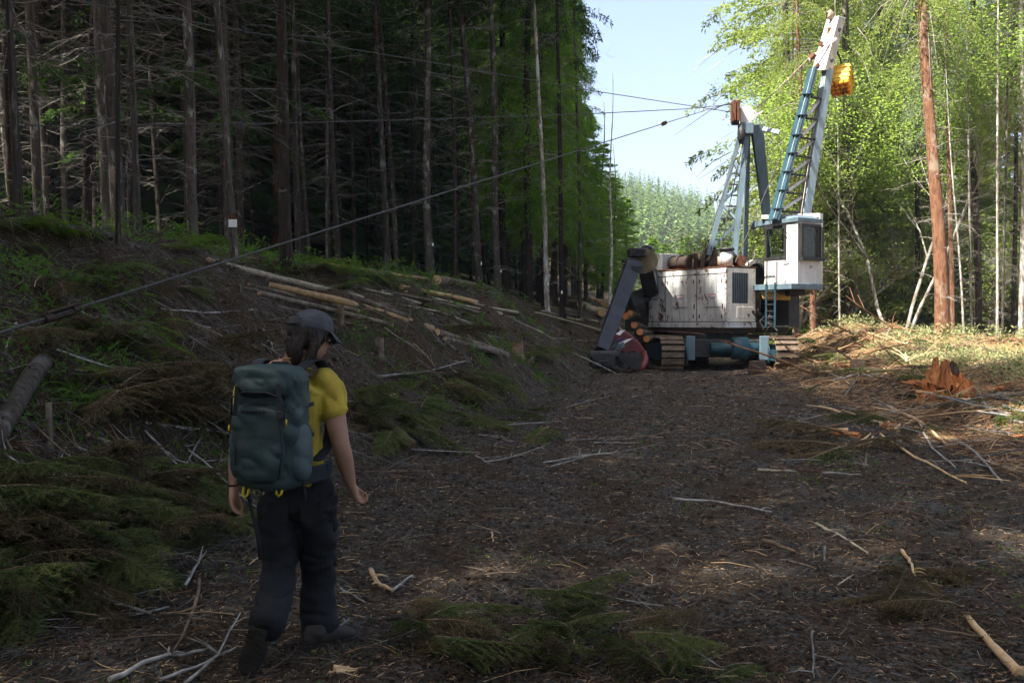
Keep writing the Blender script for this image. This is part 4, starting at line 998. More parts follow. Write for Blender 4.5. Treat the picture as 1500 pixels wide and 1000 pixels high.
# ------------------------------------------------------------------ log loader: dark arm bent over the bank, red head on the ground
def loader():
    L = empty('log_loader', (4.2, 38.0, gz(4.2, 38)), 'log loader mostly hidden behind the yarder, its dark arm reaching down over the bank', 'log loader')
    el = at(936, 376, 32.6); tip = at(880, 520, 30.4)
    a0, a1 = at(928, 386, 32.3), at(880.5, 514, 30.6)
    MB().beam(a0, a1, .50, .55, (1, .25, 0), .40, .38).build('stick', M['loader'], L, bevel=.02)
    sx = Vector((1, .25, 0)).normalized()
    MB().beam(a0+sx*.275, a1+sx*.215, .03, .40, (1, .25, 0), .03, .28).build('stick_side', M['loader_tan'], L)
    MB().box(W, at(921, 0, 32.3).x, at(946, 0, 32.3).x, 32.0, 32.6, at(0, 377, 32.3).z, at(0, 364, 32.3).z).build('knuckle_cover', M['black'], L, bevel=.05)
    s = MB()
    for k in range(8): x = at(923+k*2.9, 0, 32).x; s.box(W, x, x+.02, 31.97, 31.998, at(0, 376, 32.3).z, at(0, 365, 32.3).z)
    s.build('cover_rib', M['black'], L)
    MB().box(W, at(913, 0, 32.2).x, at(926, 0, 32.2).x, 32.0, 32.5, at(0, 384, 32.3).z, at(0, 380, 32.3).z).box(W, at(924, 0, 32.2).x, at(940, 0, 32.2).x, 31.85, 32.0, at(0, 402, 32.3).z, at(0, 391, 32.3).z).build('bracket', M['black'], L)
    MB().tube([at(942, 382, 32.2), at(946, 382, 33.6)], .42, 14).build('pivot', M['loader_tan'], L, True)
    MB().tube([at(946, 368, 32.3), at(951, 368, 33.2)], .20, 12).build('ram_end', M['loader'], L, True)
    # boom runs back down to the body
    b0 = at(946, 384, 33.2); b1 = Vector((5.4, 37.4, 2.0))
    MB().beam(b0, b1, .5, .7, (1, 0, 0), .6, .9).build('boom', M['loader'], L, bevel=.03)
    MB().beam(at(922, 440, 35), at(962, 425, 35.5), .35, .5, (0, 1, 0)).build('boom_cylinder', M['loader'], L)
    MB().tube([at(934, 413, 34), at(958, 412, 35)], .05, 8).build('rod', M['decal'], L)
    MB().box(W, 4.6, 7.2, 37.2, 40.6, 1.2, 2.6).build('body', M['black'], L, bevel=.05)
    MB().box(W, 4.3, 4.95, 36.8, 40.9, gz(4.6, 38), 1.0).box(W, 6.7, 7.3, 36.8, 40.9, gz(7, 38), 1.0).box(W, 4.9, 6.8, 38, 40, .8, 1.2).build('undercarriage', M['rust_dark'], L, bevel=.08)
    # wrist
    t = tip
    w = MB().box(W, t.x-.28, t.x+.42, t.y-.25, t.y+.2, .22, .62).tube([t+Vector((-.35, -.1, .0)), t+Vector((.5, -.1, .0))], .15, 10)
    w.tube([t+Vector((.05, -.1, -.1)), t+Vector((.1, 0, -.45))], .24, 12).tube([t+Vector((-.25, -.05, .05)), t+Vector((-.3, -.1, -.5))], .09, 8)
    w.build('wrist', M['black'], L, bevel=.02)
loader()
def head():
    c = Vector((at(922, 0, 31).x, 31.0, gz(at(922, 0, 31).x, 31.0)))
    H = empty('harvester_head', tuple(c), 'red harvester head with white and blue flashes lying at the foot of the bank', 'harvester head')
    o = lambda px, py, D=30.7: at(px, py, D)
    MB().prism([o(899, 496), o(905, 486), o(914, 484), o(934, 499), o(943, 512), o(946, 526), o(940, 538), o(928, 540), o(914, 528), o(903, 512)], (.1, .55, 0)).build('frame', M['red'], H, bevel=.04)
    MB().prism([o(902, 489, 30.66), o(909, 484, 30.66), o(916, 483, 30.66), o(908, 491, 30.66)], (0, .04, 0)).build('flash', M['decal'], H)
    MB().prism([o(906, 503, 30.64), o(918, 497, 30.64), o(928, 495, 30.64), o(915, 503, 30.64)], (0, .05, 0)).build('flash', M['decal'], H)
    MB().prism([o(901, 506, 30.62), o(913, 500, 30.62), o(916, 507, 30.62), o(904, 513, 30.62)], (0, .07, 0)).build('flash', M['blue'], H)
    MB().prism([o(899, 500, 30.67), o(911, 494, 30.67), o(913, 497, 30.67), o(901, 504, 30.67)], (0, .03, 0)).build('flash', M['navy'], H)
    for px, py, r in ((914, 527, .24), (930, 528, .27)):
        MB().tube([o(px, py, 30.35), o(px+1, py, 30.75)], r, 16).build('feed_roller', M['black'], H, True)
        t = MB()
        for k in range(12):
            a = k*math.pi/6; q = o(px, py, 30.4)+Vector((math.cos(a)*r, 0, math.sin(a)*r)); t.beam(q, q+Vector((0, .3, 0)), .05, .05)
        t.build('roller_teeth', M['rust_dark'], H)
    for s in (0, 1):
        x = 898+s*46; y0 = 515
        MB().tube([o(x, y0, 30.6), o(x-4+s*6, y0+12, 30.35), o(x+s*-2, y0+24, 30.2), o(x+8-s*16, y0+28, 30.2)], [.07, .09, .07, .03], 8).build('grab_arm', M['red'] if s else M['black'], H, True)
    MB().box(W, o(924, 0).x, o(937, 0).x, 30.38, 30.7, o(0, 528).z, o(0, 516).z).build('cover', M['black'], H, bevel=.03)
    MB().tube([o(905, 500), o(898, 510, 30.5), o(892, 520, 30.5)], .05, 6).tube([o(910, 505, 30.5), o(905, 520, 30.3), o(912, 534, 30.3)], .03, 6).build('hose', M['black'], H, True)
head()

# ------------------------------------------------------------------ the hiker
M['skin'] = varied('skin', (.25, .135, .09), (.33, .185, .125), 9, .55, .15, rnd=0, bdist=.002)
M['hair'] = varied('hair', (.006, .004, .003), (.024, .014, .009), 45, .5, .8, (1, 1, .12), .006, rnd=0)
M['shirt'] = varied('yellow_cotton', (.28, .20, .028), (.47, .36, .05), 7, .95, .6, rnd=0, bdist=.02)
M['denim'] = varied('black_trousers', (.005, .0055, .007), (.011, .012, .014), 5, .85, .5, rnd=0, bdist=.02)
M['cap'] = varied('cap_cloth', (.036, .037, .044), (.078, .080, .09), 14, .9, .3, rnd=0)
M['boot'] = varied('boot_leather', (.016, .013, .011), (.05, .04, .034), 14, .75, .4, rnd=0)
M['sole'] = varied('sole_rubber', (.012, .011, .010), (.03, .026, .022), 20, .9, .4, rnd=0)
M['pack'] = varied('pack_nylon', (.012, .027, .027), (.034, .058, .055), 3.5, .6, .5, rnd=0, bdist=.03)
M['pack_side'] = varied('pack_side', (.035, .055, .062), (.06, .085, .09), 5, .65, .4, rnd=0, bdist=.02)
M['strap'] = varied('strap_webbing', (.008, .010, .014), (.018, .021, .027), 10, .8, .2, rnd=0)
M['loop'] = varied('yellow_cord', (.45, .33, .02), (.6, .45, .03), 10, .8, 0, rnd=0)
M['gold'] = varied('necklace', (.45, .33, .14), (.6, .45, .2), 10, .35, 0, metal=.8, rnd=0)
def loft(rings, n=20):
    """rings: (centre, rx, ry, tangent, xdir) -> closed surface"""
    V = []; F = []
    for c, rx, ry, t, xd in rings:
        t = Vector(t).normalized(); xd = Vector(xd); xd = (xd-t*xd.dot(t)).normalized(); yd = t.cross(xd)
        for k in range(n):
            a = 2*math.pi*k/n; V.append(tuple(Vector(c)+xd*rx*math.cos(a)+yd*ry*math.sin(a)))
    m = len(rings)
    for i in range(m-1):
        for k in range(n): F.append((i*n+k, i*n+(k+1) % n, (i+1)*n+(k+1) % n, (i+1)*n+k))
    F.append(tuple(range(n))[::-1]); F.append(tuple((m-1)*n+k for k in range(n)))
    return V, F
def limb(pts, radii, n=18, xd=(1, 0, 0), sub=3):
    """smooth tube with rounded ends through joints; radii = (rx, ry) or r"""
    pts = [Vector(p) for p in pts]; rr = [(r, r) if not isinstance(r, tuple) else r for r in radii]; R = []
    def cr(a, b, c, d, t): return .5*((2*b)+(c-a)*t+(2*a-5*b+4*c-d)*t*t+(3*b-a-3*c+d)*t**3)
    S = []
    for i in range(len(pts)-1):
        p0, p1, p2, p3 = pts[max(i-1, 0)], pts[i], pts[i+1], pts[min(i+2, len(pts)-1)]
        q0, q1, q2, q3 = [Vector((*rr[j], 0)) for j in (max(i-1, 0), i, i+1, min(i+2, len(pts)-1))]
        for k in range(sub): t = k/sub; S.append((cr(p0, p1, p2, p3, t), cr(q0, q1, q2, q3, t)))
    S.append((pts[-1], Vector((*rr[-1], 0))))
    out = []
    for i, (p, q) in enumerate(S):
        t = S[min(i+1, len(S)-1)][0]-S[max(i-1, 0)][0]
        out.append((p, q.x, q.y, t, xd))
    t0 = out[0][3].normalized(); t1 = out[-1][3].normalized(); c, rx, ry, t, x_ = out[0]; e = min(rx, ry)
    a = [(c-t0*e*.55, rx*.55, ry*.55, t, x_), (c-t0*e*.3, rx*.85, ry*.85, t, x_)]
    c, rx, ry, t, x_ = out[-1]; e = min(rx, ry)
    b = [(c+t1*e*.3, rx*.85, ry*.85, t, x_), (c+t1*e*.55, rx*.55, ry*.55, t, x_)]
    return loft(a+out+b, n)
def ell(c, r, rot=(0, 0, 0), n=20, p=1.0):
    V = []; F = []; m = 12; Rm = Matrix.Rotation(rot[2], 3, 'Z') @ Matrix.Rotation(rot[1], 3, 'Y') @ Matrix.Rotation(rot[0], 3, 'X')
    sp = lambda v: math.copysign(abs(v)**p, v)
    for i in range(m+1):
        th = math.pi*(i+.02)/(m+.04)
        for k in range(n):
            a = 2*math.pi*k/n; V.append(tuple(Vector(c)+Rm @ Vector((r[0]*sp(math.sin(th))*sp(math.cos(a)), r[1]*sp(math.sin(th))*sp(math.sin(a)), r[2]*sp(math.cos(th))))))
    for i in range(m):
        for k in range(n): F.append((i*n+k, (i+1)*n+k, (i+1)*n+(k+1) % n, i*n+(k+1) % n))
    F.append(tuple(range(n))); F.append(tuple(m*n+k for k in range(n))[::-1])
    return V, F
def blend(name, shapes, vox, mat, parent, sm=2, wr=0, ws=18, seed=0, ast=(1, 1, 1), keep=None):
    """melts overlapping closed shapes into one continuous surface"""
    o_ = origin(parent); mb = MB()
    for V, F in shapes: mb.add(V, F)
    me = mb.mesh(name, False, o_); bm = bmesh.new(); bm.from_mesh(me); bmesh.ops.recalc_face_normals(bm, faces=bm.faces); bm.to_mesh(me); bm.free()
    t = bpy.data.objects.new('tmp', me); COL.objects.link(t)
    r = t.modifiers.new('r', 'REMESH'); r.mode = 'VOXEL'; r.voxel_size = vox
    if sm: s = t.modifiers.new('s', 'SMOOTH'); s.iterations = sm; s.factor = .5
    bpy.context.view_layer.update(); m2 = bpy.data.meshes.new_from_object(t.evaluated_get(bpy.context.evaluated_depsgraph_get())); bpy.data.objects.remove(t)
    n = len(m2.vertices)
    if wr and n:
        co = np.empty(n*3, np.float32); m2.vertices.foreach_get('co', co); co = co.reshape(-1, 3).astype(float); no = np.empty(n*3, np.float32); m2.vertices.foreach_get('normal', no); no = no.reshape(-1, 3)
        x, y, z = co[:, 0]*ast[0], co[:, 1]*ast[1], co[:, 2]*ast[2]
        f = vnoise(x*ws+z*ws*.6, z*ws+y*ws*.8, seed)*.7+vnoise(y*ws*1.3-z*ws*.5+x*ws, z*ws*1.7+x*ws*.6, seed+3)*.6
        f = np.abs(f)*2-.4
        co = co+no*(f*wr)[:, None]; m2.vertices.foreach_set('co', co.astype(np.float32).ravel())
    for p in m2.polygons: p.use_smooth = True
    m2.name = name; m2.materials.clear(); m2.update(); return link(name, m2, mat, parent)

def person():
    g = gz(-1.0, 4.7)
    X = lambda px, py, D=4.7: at(px, py, D)
    Pn = empty('person', (-1.03, 4.7, g), 'hiker in yellow t-shirt, dark trousers and grey cap walking away, carrying a dark green pack', 'person')
    # --- joints
    neck = X(432, 522, 4.72); nb = X(430, 545, 4.74); head = X(455, 492, 4.76); chest = X(422, 590, 4.74); waist = X(428, 668, 4.76); pel = X(434, 712, 4.77)
    shL, elL, wrL, haL = X(362, 566, 4.74), X(350, 648, 4.80), X(343, 712, 4.74), X(342, 745, 4.70)
    shR, elR, wrR, haR = X(482, 568, 4.76), X(499, 650, 4.72), X(514, 708, 4.78), X(522, 728, 4.82)
    hipL, knL, anL = X(408, 735, 4.78), X(410, 838, 4.72), X(390, 925, 4.46)
    hipR, knR, anR = X(463, 735, 4.78), X(466, 838, 4.90), X(467, 938, 4.86)
    fwd = Vector((.25, .97, 0)).normalized(); xr = Vector((.97, -.25, 0)).normalized()
    hf = Vector((.66, .70, -.26)).normalized(); hr = Vector((.72, -.68, 0)).normalized(); hu = hr.cross(hf)
    hm = lambda a, b, c: head+hr*a+hf*b+hu*c          # head space: right, forward, up
    hrot = (0, 0, math.atan2(hf.y, hf.x)-math.pi/2)
    def hand(wr, ha, side, fist):
        S = []; d = (ha-wr).normalized(); px_ = Vector((0, 1, 0)) if not fist else Vector((-.2, 1, 0)); px_ = (px_-d*px_.dot(d)).normalized(); pn = d.cross(px_)   # px_: across the palm, pn: palm normal
        if side < 0: pn = -pn
        palm = wr+d*.055; S.append(limb([wr, wr+d*.03, wr+d*.06, wr+d*.085], [(.022, .028), (.023, .036), (.020, .042), (.017, .040)], 14, tuple(pn)))
        for k in range(4):
            off = px_*(-.030+.020*k); L = (.066, .076, .072, .056)[k if side > 0 else k]; p0 = wr+d*.082+off
            bend = (1.1 if fist else .42)+.06*k
            inn = pn*(-1 if side > 0 else 1)*(-1)
            q1 = p0+(d*math.cos(bend*.5)+inn*math.sin(bend*.5))*L*.45; q2 = q1+(d*math.cos(bend*1.5)+inn*math.sin(bend*1.5))*L*.32; q3 = q2+(d*math.cos(bend*2.2)+inn*math.sin(bend*2.2))*L*.25
            S.append(limb([p0-d*.015, p0, q1, q2, q3], [.009, .0095, .009, .0082, .007], 10))
        th0 = wr+d*.03+px_*.026; inn = pn*(-1 if side > 0 else 1)*(-1)
        S.append(limb([th0, th0+d*.03+px_*.018+inn*.012, th0+d*.055+px_*.016+inn*.026, th0+d*.075+px_*.006+inn*.034], [.013, .011, .0095, .008], 10))
        return S
    sk = []
    sk.append(limb([nb+Vector((0, 0, -.04)), neck, head+Vector((-.01, -.01, -.05))], [(.060, .055), (.050, .052), (.052, .055)], 18))
    sk.append(ell(hm(0, -.012, .012), (.076, .096, .098), hrot)); sk.append(ell(hm(0, .036, -.055), (.050, .052, .055), hrot)); sk.append(ell(hm(0, .060, -.03), (.048, .035, .055), hrot))
    sk.append(limb([hm(0, .088, .010), hm(0, .108, -.024), hm(0, .092, -.034)], [.009, .014, .010], 10))
    sk.append(limb([hm(-.022, .088, -.062), hm(0, .094, -.060), hm(.022, .088, -.062)], [.006, .009, .006], 8))
    for s in (-1, 1): sk.append(ell(hm(s*.078, -.004, -.012), (.012, .020, .032), hrot, 12))
    # trunk under the clothes, arms, legs: one continuous body
    sk.append(limb([nb, chest+Vector((0, 0, .1)), chest, waist, pel], [(.10, .07), (.155, .085), (.145, .09), (.115, .08), (.14, .09)], 22, tuple(xr)))
    for sh, el, wr, ha, sd in ((shL, elL, wrL, haL, -1), (shR, elR, wrR, haR, 1)):
        sk.append(limb([sh+Vector((-sd*.05, 0, 0)), sh, sh.lerp(el, .5), el, el.lerp(wr, .35), wr], [.055, .055, .052 if sd > 0 else .046, .043, .042, (.025, .029)], 18))
        sk += hand(wr, ha, sd, sd > 0)
    for hp, kn, an in ((hipL, knL, anL), (hipR, knR, anR)):
        sk.append(limb([hp+Vector((0, 0, .05)), hp, hp.lerp(kn, .5), kn, kn.lerp(an, .35), an], [.078, .078, .066, .05, .05, .034], 16))
    body = blend('body', sk, .0055, M['skin'], Pn, 2)
    for s in (-1, 1):
        blend('eye', [ell(hm(s*.031, .086, .004), (.011, .009, .009), hrot, 12)], .003, M['decal'], Pn, 0)
    # glasses
    gl = MB()
    for s in (-1, 1):
        c = hm(s*.034, .104, .002); pts = [c+hr*math.cos(a)*.025+hu*math.sin(a)*.020 for a in [k*math.pi/8 for k in range(17)]]; gl.tube(pts, .0028, 6, False)
        gl.tube([hm(s*.060, .100, .006), hm(s*.080, .05, .006), hm(s*.084, -.01, .0)], .0028, 6)
    gl.tube([hm(-.010, .106, .006), hm(.010, .106, .006)], .0025, 6).build('glasses', M['black'], Pn, True)
    # hair: bob down to the neck
    hs = [ell(hm(0, -.022, .012), (.088, .098, .100), hrot)]
    hs.append(limb([hm(0, -.05, .03), hm(0, -.075, -.05), hm(.01, -.068, -.12), hm(.012, -.05, -.155)], [(.078, .045), (.066, .038), (.048, .030), (.026, .018)], 20, tuple(hr)))
    for s in (-1, 1): hs.append(limb([hm(s*.070, -.012, .03), hm(s*.080, -.020, -.05), hm(s*.072, -.03, -.125), hm(s*.055, -.03, -.165)], [.024, .026, .020, .008], 12))
    blend('hair', hs, .006, M['hair'], Pn, 1, .009, 60, 3, (2.2, 2.2, .22))
    # cap
    cs = [ell(hm(0, -.010, .050), (.096, .112, .078), hrot)]
    cs.append(loft([(hm(0, -.005, .028), .098, .113, hu, hr), (hm(0, -.005, .055), .097, .112, hu, hr)], 28))
    cp = blend('cap', cs, .005, M['cap'], Pn, 2)
    br = []; V = []; F = []
    for i, t in enumerate((.0, .35, .7, 1.0)):
        for j in range(13):
            a = (j/12-.5)*2.3; r = .098+.072*t*max(0, math.cos(a*.75)); x = math.sin(a)*(.094+.012*t); y = math.cos(a)*.100+.07*t*max(0, math.cos(a*.72))
            V.append(tuple(hm(x, y, .040-.030*t-.016*abs(math.sin(a))*t)))
    for i in range(3):
        for j in range(12): F.append((i*13+j, i*13+j+1, (i+1)*13+j+1, (i+1)*13+j))
    me = MB().add(V, F).mesh('visor', True, origin(Pn)); vo = link('visor', me, M['cap'], cp); so = vo.modifiers.new('s', 'SOLIDIFY'); so.thickness = .004
    MB().tube([hm(-.05, -.117, .030), hm(0, -.124, .028), hm(.05, -.117, .030)], .006, 6).build('cap_strap', M['strap'], cp, True)
    ga = MB(); pts = [hm(math.sin(a)*.060, -.115+0*a-.004*math.cos(a), .045+.030*math.cos(a)) for a in np.linspace(-1.4, 1.4, 9)]
    ga.tube(pts, .003, 5).build('cap_opening', M['hair'], cp, True)
    MB().tube([hm(0, -.008, .126), hm(0, -.008, .132)], .008, 10).build('cap_button', M['cap'], cp, True)
    # necklace
    pts = [neck+Vector((math.cos(a)*.058, math.sin(a)*.060-.002, -.018-.012*math.sin(a))) for a in np.linspace(0, 2*math.pi, 24)]
    MB().tube(pts, .0025, 5, False).build('necklace', M['gold'], Pn, True)
    # t-shirt
    s = [limb([nb+Vector((.0, 0, .004)), X(424, 562, 4.74), chest, X(427, 632, 4.75), X(431, 692, 4.76), X(432, 708, 4.76)], [(.082, .066), (.178, .092), (.172, .108), (.150, .102), (.158, .106), (.160, .108)], 30, tuple(xr), 4)]
    s.append(limb([X(470, 553, 4.75), shR+Vector((.005, 0, -.0)), shR.lerp(elR, .34), shR.lerp(elR, .44)], [.058, .068, .066, .070], 20))
    s.append(limb([X(372, 553, 4.74), shL, shL.lerp(elL, .34), shL.lerp(elL, .46)], [.058, .062, .062, .064], 20))
    blend('shirt', s, .006, M['shirt'], Pn, 1, .018, 12, 5, (1, 1, .7))
    MB().tube([nb+Vector((math.cos(a)*.080, math.sin(a)*.066, .018-.006*math.sin(a))) for a in np.linspace(0, 2*math.pi, 28)], .007, 6, False).build('collar', M['shirt'], Pn, True)
    # trousers
    t = [limb([X(432, 694, 4.76), X(434, 712, 4.77), X(436, 740, 4.78)], [(.158, .108), (.178, .122), (.180, .130)], 26, tuple(xr))]
    t.append(limb([hipL, hipL.lerp(knL, .45), knL+Vector((-.005, 0, .0)), knL.lerp(anL, .45), anL+Vector((0, 0, .03))], [(.108, .118), (.100, .110), (.082, .088), (.085, .090), (.086, .088)], 22))
    t.append(limb([hipR, hipR.lerp(knR, .45), knR, knR.lerp(anR, .45), anR+Vector((0, 0, .045))], [(.108, .118), (.102, .110), (.088, .090), (.090, .092), (.094, .096)], 22))
    blend('trousers', t, .0065, M['denim'], Pn, 1, .022, 11, 9, (.7, .7, 1.1))
    pk = lambda x0, y0, w_, h_, D: MB().prism([X(x0, y0, D), X(x0+w_, y0, D), X(x0+w_, y0+h_*.8, D), X(x0+w_/2, y0+h_, D), X(x0, y0+h_*.8, D)], (0, .012, 0))
    for x0 in (392, 440): pk(x0, 735, 30, 34, 4.640).build('back_pocket', M['denim'], Pn)
    # boots
    # rear boot: heel raised, sole turned to the viewer
    h = X(385, 916, 4.47); toe_ = Vector((X(372, 990, 4.52).x, 4.50, g+.035))
    ax = (toe_-h).normalized(); bs = [limb([anL+Vector((0, 0, .03)), h+Vector((-.01, .01, 0))], [.055, .052], 16), limb([h+Vector((0, .015, 0)), h.lerp(toe_, .35), h.lerp(toe_, .75), toe_], [(.046, .05), (.046, .044), (.052, .036), (.040, .026)], 18)]
    blend('boot', bs, .006, M['boot'], Pn, 2)
    back = Vector((0, -1, .28)).normalized(); sb = MB(); so_ = MB()
    sh_ = [(-.02, .040), (.02, .044), (.07, .036), (.13, .046), (.19, .052), (.24, .046), (.275, .024)]
    sc_ = (toe_-h).length/.235
    sx = ax.cross(back).normalized(); bk = sx.cross(ax).normalized()
    if bk.y > 0: bk = -bk
    poly = [h+ax*a*sc_+bk*.044+sx*w_ for a, w_ in sh_]+[h+ax*a*sc_+bk*.044-sx*w_ for a, w_ in sh_[::-1]]
    so_.prism(poly, bk*.020).build('boot_sole', M['sole'], Pn, bevel=.004)
    for k in range(8):
        a = -.005+.035*k; 
        for s_ in (-1, 1): sb.beam(h+ax*a*sc_+bk*.064+sx*s_*.012, h+ax*(a+.008)*sc_+bk*.066+sx*s_*.040, .012, .012, tuple(ax))
    sb.build('sole_lug', M['sole'], Pn)
    # front boot, planted, pointing right and away
    f = Vector((.80, .60, 0)).normalized(); fr = Vector((.6, -.8, 0)); a0 = Vector((anR.x+.0, anR.y-.06, g)); zz = lambda v: Vector((0, 0, v))
    bs = [limb([anR+zz(.04), a0+zz(.09), a0+zz(.055)], [.054, .054, .050], 16), limb([a0-f*.045+zz(.050), a0+f*.04+zz(.058), a0+f*.12+zz(.048), a0+f*.185+zz(.038)], [(.044, .046), (.046, .050), (.050, .040), (.042, .030)], 18, tuple(fr))]
    blend('boot', bs, .006, M['boot'], Pn, 2)
    sh_ = [(-.095, .030), (-.05, .044), (.02, .040), (.09, .046), (.15, .052), (.20, .046), (.235, .024)]
    MB().prism([a0+f*a+fr*w_+zz(.003) for a, w_ in sh_]+[a0+f*a-fr*w_+zz(.003) for a, w_ in sh_[::-1]], zz(.026)).build('boot_sole', M['sole'], Pn, bevel=.004)
    lc = MB()
    for k in range(4): q = a0+f*(.045+.022*k)+zz(.108-.010*k); lc.tube([q-fr*.024, q+zz(.006), q+fr*.024], .0035, 5)
    lc.build('lace', M['decal'], Pn)
    MB().tube([wrL+Vector((math.cos(a)*.030, math.sin(a)*.031, .012+.004*math.sin(a))) for a in np.linspace(0, 2*math.pi, 20)], .005, 6, False).build('wristband', M['rust_dark'], Pn, True)

    # --- backpack, a thing of its own
    B = empty('backpack', tuple(X(396, 700, 4.52)), 'dark green hiking pack with yellow loops on the back of the hiker', 'backpack')
    D0 = 4.50
    u = Vector((.97, -.20, 0)).normalized(); bkd = Vector((-.20, -.97, 0)).normalized(); cc = X(397, 624, 4.535)
    K = lambda a, b, z: cc+u*a+bkd*b+Vector((0, 0, z))
    def sq(c, r, p=.55): V, F = ell((0, 0, 0), r, (0, 0, 0), 28, p); return [tuple(K(c[0]+v[0], c[1]+v[1], c[2]+v[2])) for v in V], F
    main = [sq((0, 0, -.045), (.172, .115, .235)), sq((.005, -.01, .15), (.165, .110, .13), .6), sq((0, .01, -.20), (.150, .105, .09), .6)]
    blend('main_compartment', main, .007, M['pack'], B, 2, .016, 9, 21)
    blend('front_pocket', [sq((-.012, .075, -.065), (.135, .070, .185), .6), sq((-.012, .085, -.13), (.120, .070, .11), .6)], .007, M['pack'], B, 2, .015, 11, 27)
    blend('lid', [sq((.0, .02, .235), (.155, .120, .052), .6), sq((.01, .07, .19), (.135, .075, .055), .6)], .007, M['pack'], B, 2, .015, 12, 33)
    blend('side_pocket', [sq((.155, .01, -.115), (.035, .075, .13), .7)], .007, M['pack_side'], B, 3, .006, 12, 3)
    blend('side_pocket', [sq((-.155, .0, -.115), (.030, .075, .13), .7)], .007, M['pack_side'], B, 3, .006, 12, 5)
    zp = MB(); 
    zp.tube([K(-.125, .135, .06), K(-.12, .142, .14), K(-.06, .15, .165), K(.05, .152, .165), K(.115, .14, .14), K(.125, .132, .04)], .0045, 6).tube([K(-.10, .150, -.16), K(-.103, .150, -.02)], .003, 6)
    zp.tube([K(.105, .135, .03), K(.118, .14, -.1), K(.10, .14, -.22)], .004, 6).build('zip', M['strap'], B, True)
    for side in (-1, 1):
        st = MB()
        base = [K(side*.10, -.06, .235), K(side*.125, -.13, .285), K(side*.14, -.22, .290), K(side*.15, -.325, .20), K(side*.15, -.345, .05), K(side*.165, -.29, -.09), K(side*.165, -.13, -.17)]
        pts = []
        for i in range(len(base)-1):
            for k in range(4): pts.append(base[i].lerp(base[i+1], k/4))
        pts.append(base[-1])
        V = []; F = []
        for p in pts:
            for dx in (-.034, .034): V.append(tuple(p+u*dx))
        for i in range(len(pts)-1): F.append((2*i, 2*i+1, 2*i+3, 2*i+2))
        me = MB().add(V, F).mesh('shoulder_strap', True, origin(B)); so2 = link('shoulder_strap', me, M['strap'], B); m_ = so2.modifiers.new('s', 'SOLIDIFY'); m_.thickness = .014; m_.offset = 1
        s2 = so2.modifiers.new('u', 'SUBSURF'); s2.levels = s2.render_levels = 1
    hb = MB()
    for s_ in (-1, 1):
        hb.beam(K(s_*.13, -.03, -.235), K(s_*.20, -.16, -.225), .02, .075, (0, 1, 0)); hb.beam(K(s_*.20, -.16, -.225), K(s_*.15, -.34, -.225), .02, .07, (0, 1, 0))
    hb.build('hip_belt', M['strap'], B, bevel=.006)
    for a, z in ((-.085, -.285), (.078, -.275)):
        MB().tube([K(a-.014, .07, z+.02), K(a-.012, .09, z-.015), K(a, .09, z-.028), K(a+.012, .09, z-.015), K(a+.014, .07, z+.02)], .006, 6).build('gear_loop', M['loop'], B, True)
    for a, z in ((-.150, .0), (.125, .03)):
        MB().tube([K(a, .11, z+.012), K(a+.006, .125, z), K(a+.003, .118, z-.014)], .004, 6).build('zip_pull', M['loop'], B, True)
    cst = MB()
    for z in (.08, -.06): cst.beam(K(.175, -.08, z+.02), K(.14, .115, z), .004, .018, (0, 1, 0))
    cst.beam(K(.10, .142, .20), K(.115, .145, .02), .02, .005).beam(K(-.09, .15, .19), K(-.10, .15, .06), .018, .005)
    cst.build('compression_strap', M['strap'], B)
    MB().box(lambda a, b, z: K(a, b, z), .098, .128, .146, .158, .05, .085).build('buckle', M['black'], B, bevel=.003)
    MB().tube([K(-.06, -.12, .26), K(-.04, -.11, .285), K(.03, -.11, .285), K(.05, -.12, .26)], .008, 6).build('haul_loop', M['strap'], B, True)
    MB().tube([K(-.13, .0, -.26), K(-.115, -.02, -.36), K(-.085, -.03, -.50), K(-.07, -.03, -.62)], .009, 5).build('dangling_strap', M['strap'], B, True)
    MB().tube([K(.13, -.05, -.24), K(.14, -.06, -.33), K(.135, -.06, -.36)], .008, 5).build('dangling_strap', M['strap'], B, True)
    # logo on the pack: faint raised dark lettering strip is unreadable in the photo, kept as stitched bars
    lg = MB()
    for k in range(6): lg.box(lambda a, b, z: K(a, b, z), -.075+.02*k, -.063+.02*k, .138, .1465, .07, .082)
    lg.build('stitched_bar', M['strap'], B)
person()
# ------------------------------------------------------------------ logs, sticks, stumps
M['log_bark'] = varied('log_bark', (.035, .025, .018), (.14, .11, .08), 9, .95, .9, (1, 1, 1), .03, rnd=.3, c3=(.24, .21, .17))
M['log_peeled'] = varied('log_peeled', (.16, .09, .04), (.36, .24, .115), 5, .8, .5, rnd=.25, c3=(.09, .055, .032))
M['log_pale'] = varied('log_pale', (.16, .13, .09), (.36, .31, .22), 6, .9, .5, rnd=.15, c3=(.09, .07, .05))
M['moss_log'] = varied('moss_log', (.035, .03, .018), (.09, .085, .03), 7, 1, .8, rnd=0, c3=(.10, .08, .055))
M['cut_end'] = varied('cut_end', (.32, .19, .09), (.50, .33, .18), 8, .8, .2, rnd=.15)
M['cut_orange'] = varied('cut_orange', (.24, .075, .022), (.46, .19, .065), 9, .9, .9, (1, 1, .25), .03, rnd=.12)
M['splinter'] = varied('splinter', (.40, .24, .11), (.62, .45, .26), 12, .85, .3, (1, 1, .3), rnd=.2)
M['white_stick'] = varied('white_stick', (.07, .06, .05), (.27, .255, .23), 12, .8, .3, rnd=.3, c3=(.38, .37, .34))
M['brown_stick'] = varied('brown_stick', (.06, .04, .025), (.20, .14, .09), 10, .9, .3, rnd=.3)
M['red_twig'] = varied('red_twig', (.12, .055, .028), (.29, .16, .08), 7, .9, 0, rnd=.2)
M['paper'] = varied('paper_white', (.70, .70, .68), (.78, .78, .76), 5, .7, 0, rnd=0)
